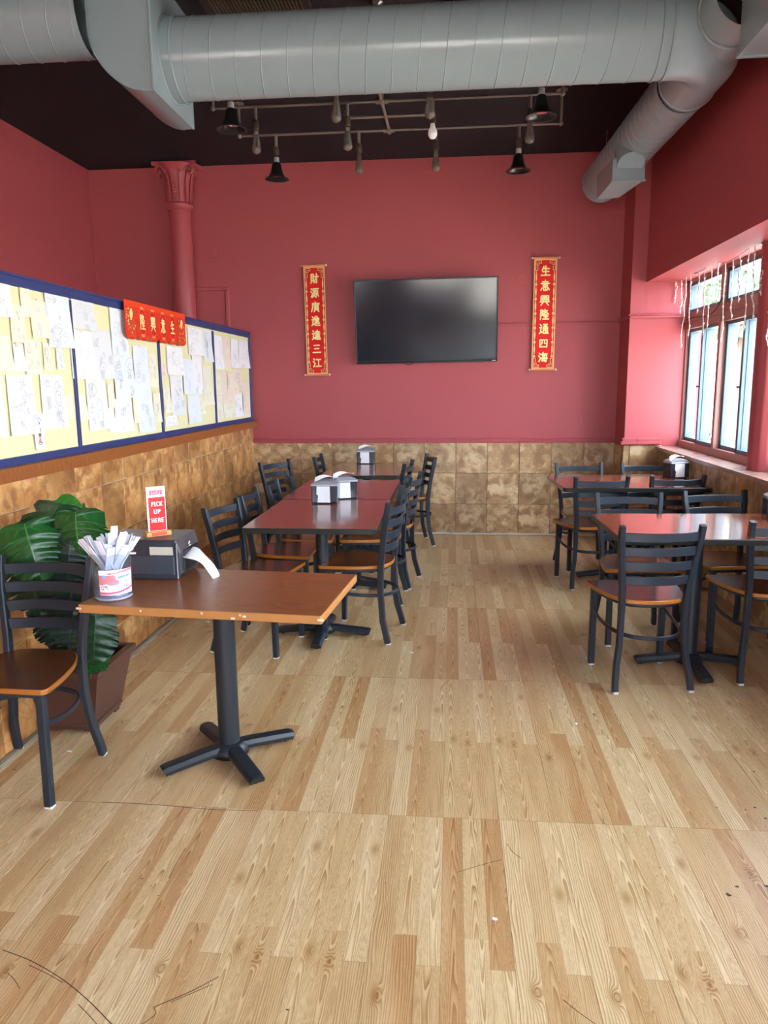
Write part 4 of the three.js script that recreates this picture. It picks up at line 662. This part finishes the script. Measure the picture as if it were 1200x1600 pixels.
const front = table('plain brown laminate table holding the straws, sign and black napkin dispenser', undefined, 0.868, 0.545, [-0.825, 0, -2.6], -0.087, brownLaminate, oakEdge, [-0.075, -0.135, 0.76, 0.275, 0.0425], 0.745, 0.004);
delete front.userData.group;
for (const [x, w] of [[0.13, 0.014], [0.155, 0.007], [0.17, 0.012], [0.43, 0.02], [-0.43, 0.02], [-0.2, 0.005], [0.02, 0.006]]) obj('chipped_edge', cbox(w, 0.007, 0.003, 0.001, x, 0.728 + (w > 0.015 ? 0.003 : 0.007 * Math.sin(x * 90)), 0.2725), chip, front);

// ---------------------------------------------------------------- napkin dispensers
const smoke = M(0x2b2e36, 0.25, { clearcoat: 0.5 });
function napkinBox(label, pos, turn) {
  const o = thing('napkin_holder', label, 'napkin holder', pos, turn, 'square napkin holders on the dining tables');
  obj('body', cspan(-0.082, 0.082, 0.003, 0.118, -0.055, 0.055, 0.006), smoke, o);
  const lid = new THREE.Shape(); lid.moveTo(-0.082, 0.116); lid.lineTo(0.082, 0.116); lid.lineTo(0.08, 0.124); lid.quadraticCurveTo(0, 0.165, -0.08, 0.124); lid.closePath();
  obj('lid', new THREE.ExtrudeGeometry(lid, { depth: 0.1, bevelEnabled: true, bevelSize: 0.003, bevelThickness: 0.003, bevelSegments: 1 }).translate(0, 0, -0.05), M(0x84858c, 0.4), o);
  obj('lid_rim', cspan(-0.084, 0.084, 0.112, 0.121, -0.057, 0.057, 0.002), M(0xb9bac2, 0.35), o);
  obj('base_strip', cspan(-0.08, 0.08, 0, 0.004, -0.053, 0.053, 0.001), dark, o);
  const s = new THREE.Shape(); s.moveTo(-0.045, 0.008); s.lineTo(0.036, 0.008); s.lineTo(0.034, 0.11); s.lineTo(-0.048, 0.11); s.lineTo(-0.05, 0.062); s.lineTo(-0.04, 0.052); s.closePath();
  obj('front_napkin', new THREE.ExtrudeGeometry(s, { depth: 0.002, bevelEnabled: false }).translate(0, 0, 0.055), paper, o);
  const rows = []; for (let i = 0; i <= 6; i++) { const u = i / 6; rows.push([V(-0.07 + u * 0.145, 0.128 + 0.028 * Math.sin(u * 2.6) + 0.012 * u, 0.02 - 0.03 * u), V(-0.066 + u * 0.145, 0.160 + 0.012 * Math.sin(u * 5) + 0.012 * u, 0.0 - 0.03 * u), V(-0.066 + u * 0.145, 0.160 + 0.012 * Math.sin(u * 5) + 0.012 * u, -0.003 - 0.03 * u), V(-0.07 + u * 0.145, 0.128 + 0.028 * Math.sin(u * 2.6) + 0.012 * u, 0.015 - 0.03 * u)]); }
  obj('top_napkin', fixWinding(loft(rows)), paper, o);
  return o;
}
const TH = 0.747;
napkinBox('napkin holder with a torn white napkin showing through its front', [-0.79, TH, -4.6], 0);
const nb = napkinBox('napkin holder half hidden behind another on the mahogany table', [-0.705, TH, -4.79], 0.32);
napkinBox('napkin holder on the table against the tiled wall', [-0.80, TH, -6.93], 0);
napkinBox('napkin holder under the sill on the far window table', [1.735, TH, -5.93], 0.35);
napkinBox('napkin holder at the wall end of the front window table', [1.765, TH, -4.12], 3.0);

// ---------------------------------------------------------------- things on the brown table
{
  const y = 0.745, d = thing('napkin_dispenser', 'large black tabletop napkin dispenser with one napkin hanging out', 'napkin dispenser', [-1.185, y, -2.815], 0.0);
  const s = new THREE.Shape(); s.moveTo(-0.155, 0); s.lineTo(0.13, 0); s.lineTo(0.145, 0.02); s.lineTo(0.145, 0.1); s.lineTo(0.13, 0.145); s.lineTo(-0.155, 0.145); s.closePath();
  obj('body', new THREE.ExtrudeGeometry(s, { depth: 0.205, bevelEnabled: true, bevelSize: 0.006, bevelThickness: 0.006, bevelSegments: 2 }).translate(0, 0.006, -0.1), M(0x363d44, 0.3), d);
  obj('front_panel', cspan(-0.14, 0.125, 0.02, 0.095, 0.108, 0.114, 0.003), M(0x40484f, 0.28), d);
  obj('label_strip', cspan(0.03, 0.122, 0.098, 0.13, 0.111, 0.113, 0.0005), M(0xcfcdb9, 0.5), d);
  obj('silver_edge', cspan(0.133, 0.139, 0.006, 0.145, 0.106, 0.114, 0.002), steel, d);
  obj('mouth_plate', cspan(0.146, 0.156, 0.03, 0.11, -0.08, 0.08, 0.003), dark, d);
  const badge = obj('emblem', [new THREE.CylinderGeometry(0.007, 0.007, 0.002, 14).rotateZ(Math.PI / 2 - 0.32).translate(0.151, 0.128, 0.01), cbox(0.002, 0.004, 0.02, 0.0005, 0.153, 0.117, 0.01)], whitePlastic, d);
  const rows = [], n = 10; for (let i = 0; i <= n; i++) { const u = i / n, x = 0.15 + 0.125 * u, yy = 0.092 + 0.012 * Math.sin(u * 3.1) - 0.1 * u * (0.35 + 0.65 * u) - (u > 0.5 ? 0.0 : 0), z = 0.035 + 0.02 * u, w = 0.05 - 0.03 * u + 0.008 * Math.sin(u * 9); rows.push([V(x, yy + 0.012, z - w), V(x + 0.004, yy + 0.004, z), V(x, yy - 0.006, z + w), V(x, yy - 0.008, z + w), V(x + 0.004, yy + 0.001, z), V(x, yy + 0.009, z - w)]); }
  obj('napkin', fixWinding(loft(rows, true, 1)), paper, d);

  // sign
  const g = thing('pickup_sign', 'small red and white sign reading pick up here on a wooden foot', 'sign', [-1.155, y + 0.157, -2.79], 0.7);
  obj('wooden_foot', cspan(-0.05, 0.05, 0, 0.02, -0.022, 0.022, 0.003), M(0xd9a55c, 0.55), g); obj('foot_plate', cspan(-0.03, 0.03, 0.004, 0.016, 0.0215, 0.0228, 0.0004), M(0xd9542f, 0.5), g);
  const tex = canvasTexture(320, 800, (c, w, h) => {
    c.fillStyle = '#f6f1f0'; c.fillRect(0, 0, w, h); c.fillStyle = '#e02a26'; c.fillRect(28, 190, w - 40, h - 205); c.textAlign = 'center'; c.fillStyle = '#d0405a';
    for (let i = 0; i < 5; i++) { c.fillRect(50 + i * 45, 66, 38, 78); } c.fillStyle = '#f3c7cf'; for (let i = 0; i < 5; i++) { c.fillRect(60 + i * 45, 82, 16 - (i % 2) * 4, 14); c.fillRect(64 + i * 45, 110, 14, 14 + (i % 2) * 6); }
    c.fillStyle = '#fff'; c.font = 'bold 96px sans-serif'; for (const [t, yy] of [['PICK', 350], ['UP', 485], ['HERE', 640]]) { c.save(); c.translate(w / 2 + 6, yy); c.scale(t === 'UP' ? 1 : 0.92, 1.15); c.fillText(t, 0, 0); c.restore(); } c.font = 'bold 50px sans-serif'; c.fillText("'", 38, 600); c.fillText("'", w - 24, 590);
  });
  obj('panel', slab(0.074, 0.178, 0.004, 0.0004, [0, 0, 1, 1]).translate(0, 0.018 + 0.089, 0.006), M(0xffffff, 0.3, { map: tex }), g);

  // clear tub of paper-wrapped chopsticks
  const jx = -1.192, jz = -2.46, j = thing('plastic_tub', 'clear plastic snack tub reused to hold wrapped chopsticks', 'tub', [jx, y, jz], 0);
  const clear = new THREE.MeshPhysicalMaterial({ color: 0xeef2f6, roughness: 0.06, transmission: 1, thickness: 0, ior: 1.4 });
  obj('tub_wall', lathe([[0.0001, 0.003], [0.06, 0.003], [0.068, 0.012], [0.072, 0.158], [0.078, 0.162], [0.078, 0.17], [0.07, 0.17], [0.0695, 0.158], [0.065, 0.014], [0.0001, 0.0055]], 40), clear, j);
  obj('tub_base', lathe([[0.0001, 0], [0.057, 0], [0.0625, 0.006], [0.063, 0.012], [0.0001, 0.01]], 32), M(0xdfe3f2, 0.3), j);
  obj('rim_tab', cbox(0.02, 0.006, 0.012, 0.001, 0.083, 0.164, 0.01), whitePlastic, j);
  const lab = canvasTexture(512, 448, (c) => {
    c.fillStyle = '#f4eef2'; c.fillRect(0, 0, 512, 448); c.fillStyle = '#d9858f'; c.beginPath(); c.moveTo(0, 90); c.lineTo(220, 90); c.lineTo(300, 230); c.lineTo(0, 260); c.fill();
    c.lineWidth = 34; c.strokeStyle = '#e0707c'; c.beginPath(); c.moveTo(130, 62); c.bezierCurveTo(260, 90, 330, 20, 512, 24); c.stroke(); c.lineWidth = 16; c.strokeStyle = '#fff6ee'; c.beginPath(); c.moveTo(0, 70); c.bezierCurveTo(220, 110, 310, 40, 512, 50); c.stroke(); c.lineWidth = 10; c.strokeStyle = '#9c7b6a'; c.beginPath(); c.moveTo(330, 70); c.quadraticCurveTo(410, 40, 512, 62); c.stroke();
    c.fillStyle = '#7fb6de'; c.beginPath(); c.arc(82, 112, 30, 0, 7); c.fill(); c.fillStyle = '#d9e6e2'; c.beginPath(); c.ellipse(370, 140, 130, 52, -0.14, 0, 7); c.fill(); c.strokeStyle = '#5f86a0'; c.lineWidth = 9; c.beginPath(); c.moveTo(268, 168); for (let i = 0; i < 10; i++) c.quadraticCurveTo(278 + i * 20, 90 - i * 2, 290 + i * 20, 160 - i * 3); c.stroke();
    c.fillStyle = '#5c4350'; for (let i = 0; i < 44; i++) { const r = i < 18; c.fillRect(r ? 10 + hash(i, 1, 7) * 110 : 330 + hash(i, 1, 8) * 160, (r ? 240 : 205) + hash(i, 2, 7) * 110, 12 + hash(i, 3, 7) * 14, 9); } c.fillStyle = '#b79aa6'; c.beginPath(); c.ellipse(210, 250, 84, 26, -0.06, 0, 7); c.fill(); c.fillStyle = '#e2e4c4'; c.beginPath(); c.ellipse(240, 330, 112, 40, -0.04, 0, 7); c.fill();
    c.lineWidth = 40; c.strokeStyle = '#e05d86'; c.beginPath(); c.moveTo(0, 412); c.bezierCurveTo(160, 430, 330, 400, 512, 340); c.stroke(); c.lineWidth = 14; c.strokeStyle = '#fff2ea'; c.beginPath(); c.moveTo(0, 378); c.bezierCurveTo(180, 410, 320, 380, 512, 312); c.stroke();
  });
  obj('label', new THREE.CylinderGeometry(0.0712, 0.0688, 0.088, 30, 1, true, -0.25, 1.75).translate(0, 0.071, 0), M(0xffffff, 0.45, { map: lab, side: THREE.DoubleSide }), j);
  const sleeve = M(0xf1f4fd, 0.8), red2 = M(0xc85a68, 0.7), sticks = [];
  const sg = (() => { const L0 = 0.235, g = cspan(-0.0135, 0.0135, 0, L0, -0.0016, 0.0016, 0.0006); return g; })();
  for (let i = 0; i < 32; i++) {
    const a = i * 2.39996, k = Math.sqrt((i + 0.5) / 32), o = obj('chopstick_sleeve', sg, sleeve), b = a + Math.PI + rr(-0.7, 0.7), rb = 0.034 * k + 0.008, rt = 0.125 * k;
    const A = V(rb * Math.cos(b), 0.012 + 0.008 * rnd(), rb * Math.sin(b)), B = V(rt * Math.cos(a), 0.235, rt * Math.sin(a)), dir = B.sub(A).normalize();
    o.quaternion.setFromUnitVectors(V(0, 1, 0), dir).multiply(new THREE.Quaternion().setFromAxisAngle(V(0, 1, 0), -a + Math.PI / 2 + rr(-0.5, 0.5)));
    o.position.set(jx + A.x, y + A.y, jz + A.z);
    o.scale.y = rr(0.9, 1.04); tag(o, 'paper-wrapped chopsticks standing in the clear tub', 'chopsticks', 'wrapped chopsticks in the tub');
  }
}
// ---------------------------------------------------------------- planter and monstera
{
  const px = -1.65, pz = -3.03, p = thing('planter_box', 'square dark brown plastic planter against the tiled step', 'planter', [px, 0, pz]);
  const sq = (a, b, y) => [V(-a, y, -b), V(-a, y, b), V(a, y, b), V(a, y, -b)];
  obj('tub', fixWinding(loft([sq(0.112, 0.13, 0.012), sq(0.165, 0.175, 0.275), sq(0.15, 0.16, 0.275), sq(0.12, 0.14, 0.2)], true, 0.3)), planter_, p);
  obj('rim', [cspan(-0.182, -0.15, 0.27, 0.3, -0.19, 0.19, 0.006), cspan(0.15, 0.182, 0.27, 0.3, -0.19, 0.19, 0.006), cspan(-0.15, 0.15, 0.27, 0.3, 0.158, 0.19, 0.006), cspan(-0.15, 0.15, 0.27, 0.3, -0.19, -0.158, 0.006)], planter_, p);
  for (const [a, b] of [[-1, -1], [1, -1], [-1, 1], [1, 1]]) obj('foot', cbox(0.05, 0.014, 0.05, 0.003, a * 0.085, 0.007, b * 0.1), planter_, p);
  obj('moulding', [cspan(-0.118, 0.118, 0.03, 0.045, 0.128, 0.14, 0.004), cspan(0.112, 0.124, 0.03, 0.045, -0.13, 0.135, 0.004)], planter_, p);
  obj('soil', span(-0.135, 0.135, 0.19, 0.215, -0.15, 0.15), soil, p);
  const tex = (a, b) => pixelTexture(256, 256, (x, y) => { const t = x / 256, s = Math.abs(y / 256 - 0.5) * 2, v = Math.abs(((t - s * 0.22) * 7) % 1 - 0.5), mid = s < 0.03; return mix(a, b, mid ? 0.9 : clamp((v < 0.05 ? 0.5 : 0) + (fbm(t * 6, s * 6, 4, 3) - 0.5) * 0.6)); });
  const leafMat = (a, b) => M(0xffffff, 0.3, { map: tex(a, b), side: THREE.DoubleSide });
  const tones = [leafMat([16, 58, 34], [50, 106, 66]), leafMat([22, 84, 32], [78, 140, 64]), leafMat([12, 46, 40], [46, 90, 76]), leafMat([44, 112, 34], [112, 166, 76])];
  function leafGeo(L0, W0, fold, droop, k) {
    const nt = 44, ns = 6, pos = [], uv = [], idx = [];
    const wAt = (t, side) => { let w = W0 * Math.pow(Math.sin(Math.PI * clamp(0.13 + 0.87 * t)), 0.6) * (1 - 0.35 * t * t); const q = (t * 6 + k + side * 0.3) % 1; if (t > 0.12 && t < 0.92 && q < 0.16) w *= 0.62; return w; };
    for (const side of [-1, 1]) { const o = pos.length / 3; for (let i = 0; i <= nt; i++) for (let j = 0; j <= ns; j++) { const t = i / nt, s = j / ns, w = wAt(t, side) * s, y = -L0 * t + w * 0.35 * (t < 0.15 ? 1.2 : 0.1) - w * 0.28 * s; pos.push(side * w, y, fold * Math.pow(w / W0, 1.5) * W0 + droop * L0 * (t - t * t * 0.2) * (0.3 - t) + 0.006 * Math.sin(t * 38) * s); uv.push(t, 0.5 + side * s * 0.5); } for (let i = 0; i < nt; i++) for (let j = 0; j < ns; j++) { const a = o + i * (ns + 1) + j, b = a + ns + 1; side > 0 ? idx.push(a, b, a + 1, a + 1, b, b + 1) : idx.push(a, a + 1, b, a + 1, b + 1, b); } }
    const g = new THREE.BufferGeometry(); g.setAttribute('position', new THREE.Float32BufferAttribute(pos, 3)); g.setAttribute('uv', new THREE.Float32BufferAttribute(uv, 2)); g.setIndex(idx); g.computeVertexNormals(); return g;
  }
  const m = thing('monstera_plant', 'bushy green plant with large split leaves in the brown planter', 'plant', [px, 0.2, pz]);
  const stemM = M(0x3f5a2c, 0.6), leaves = [
    // pixel of the leaf's stalk end, depth, length, half width, roll, pitch, yaw, tone
    [38, 818, -2.86, 0.2, 0.125, 0.25, -0.35, 0.25, 1], [92, 788, -2.98, 0.17, 0.13, -0.25, -0.75, 0.1, 0], [128, 790, -3.02, 0.16, 0.1, -0.75, -0.3, 0.4, 3], [118, 800, -2.9, 0.15, 0.12, 0.1, -0.25, -0.1, 1], [112, 832, -2.9, 0.19, 0.12, -0.1, -0.3, 0.15, 2], [148, 830, -2.95, 0.18, 0.1, -0.3, -0.3, 0.3, 2],
    [70, 866, -2.95, 0.17, 0.11, 0.35, -0.4, 0, 2], [45, 878, -2.93, 0.19, 0.11, 0.2, -0.3, 0.1, 0], [118, 890, -2.92, 0.2, 0.12, -0.15, -0.3, 0.1, 2], [78, 925, -2.95, 0.18, 0.1, 0.3, -0.2, 0, 0], [120, 935, -2.9, 0.17, 0.1, -0.2, -0.35, 0.2, 2], [75, 956, -2.93, 0.13, 0.08, 0.2, -0.2, 0.1, 2], [150, 958, -2.84, 0.19, 0.085, -0.12, -0.1, 0.3, 0], [118, 975, -2.88, 0.14, 0.08, 0.3, -0.2, 0.0, 2], [150, 1012, -2.92, 0.1, 0.075, -0.4, -0.9, 0.3, 1], [160, 838, -3.02, 0.2, 0.11, -0.5, -0.2, 0.5, 2], [25, 845, -3.02, 0.2, 0.11, 0.6, -0.4, 0, 0], [140, 860, -3.0, 0.2, 0.1, -0.2, -0.2, 0.2, 2], [95, 850, -3.0, 0.22, 0.11, 0.1, -0.2, 0, 2], [150, 905, -2.96, 0.2, 0.1, -0.3, -0.2, 0.3, 2], [60, 905, -3.0, 0.2, 0.11, 0.4, -0.2, 0, 2], [105, 945, -2.98, 0.2, 0.11, 0, -0.2, 0.1, 2]];
  leaves.forEach(([x, y, z, L0, W0, roll, pitch, yaw, tone], i) => {
    const at = onZ(x, y, z).sub(m.position), l = obj('leaf', leafGeo(L0 * 1.22, W0 * 1.2, -0.22, 0.3, i * 0.37), tones[tone], m);
    l.position.copy(at); l.rotation.set(pitch, yaw, roll, 'YXZ');
    const root = V(rr(-0.05, 0.05), 0, rr(-0.05, 0.05));
    obj('stem', tube([root, V(root.x + (at.x - root.x) * 0.35, at.y * 0.55, root.z + (at.z - root.z) * 0.3 - 0.03), at.clone().add(V(0, 0.012, -0.02)), at], 0.0045, 24, 6), stemM, m);
  });
}
// ---------------------------------------------------------------- litter on the floor
for (const [x, y, w, h, l] of [[390, 977, 0.03, 0.022, 'crumpled white paper scrap under the brown table'], [108, 1174, 0.026, 0.006, 'curled white paper shred beside the front chair'], [900, 1131, 0.012, 0.009, 'tiny white paper crumb in the open floor'], [642, 1020, 0.03, 0.006, 'thin white straw wrapper in the aisle'], [772, 1436, 0.018, 0.007, 'white fleck of litter on the front boards'], [325, 972, 0.022, 0.008, 'pale scrap beside the table column']]) {
  const p = onY(x, y, 0.003), g = new THREE.IcosahedronGeometry(0.5, 1), a = g.attributes.position; for (let i = 0; i < a.count; i++) { const k = 0.75 + 0.5 * hash(Math.round(a.getX(i) * 99), Math.round(a.getY(i) * 99), Math.round(a.getZ(i) * 99)); a.setXYZ(i, a.getX(i) * w * k, Math.max(-0.003, a.getY(i) * 0.008 * k), a.getZ(i) * h * k); }
  g.computeVertexNormals(); const o = obj('paper_scrap', g, paper); o.position.copy(p); o.rotation.y = rr(-0.4, 0.4); tag(o, l, 'litter');
}
renderer.render(scene, camera);
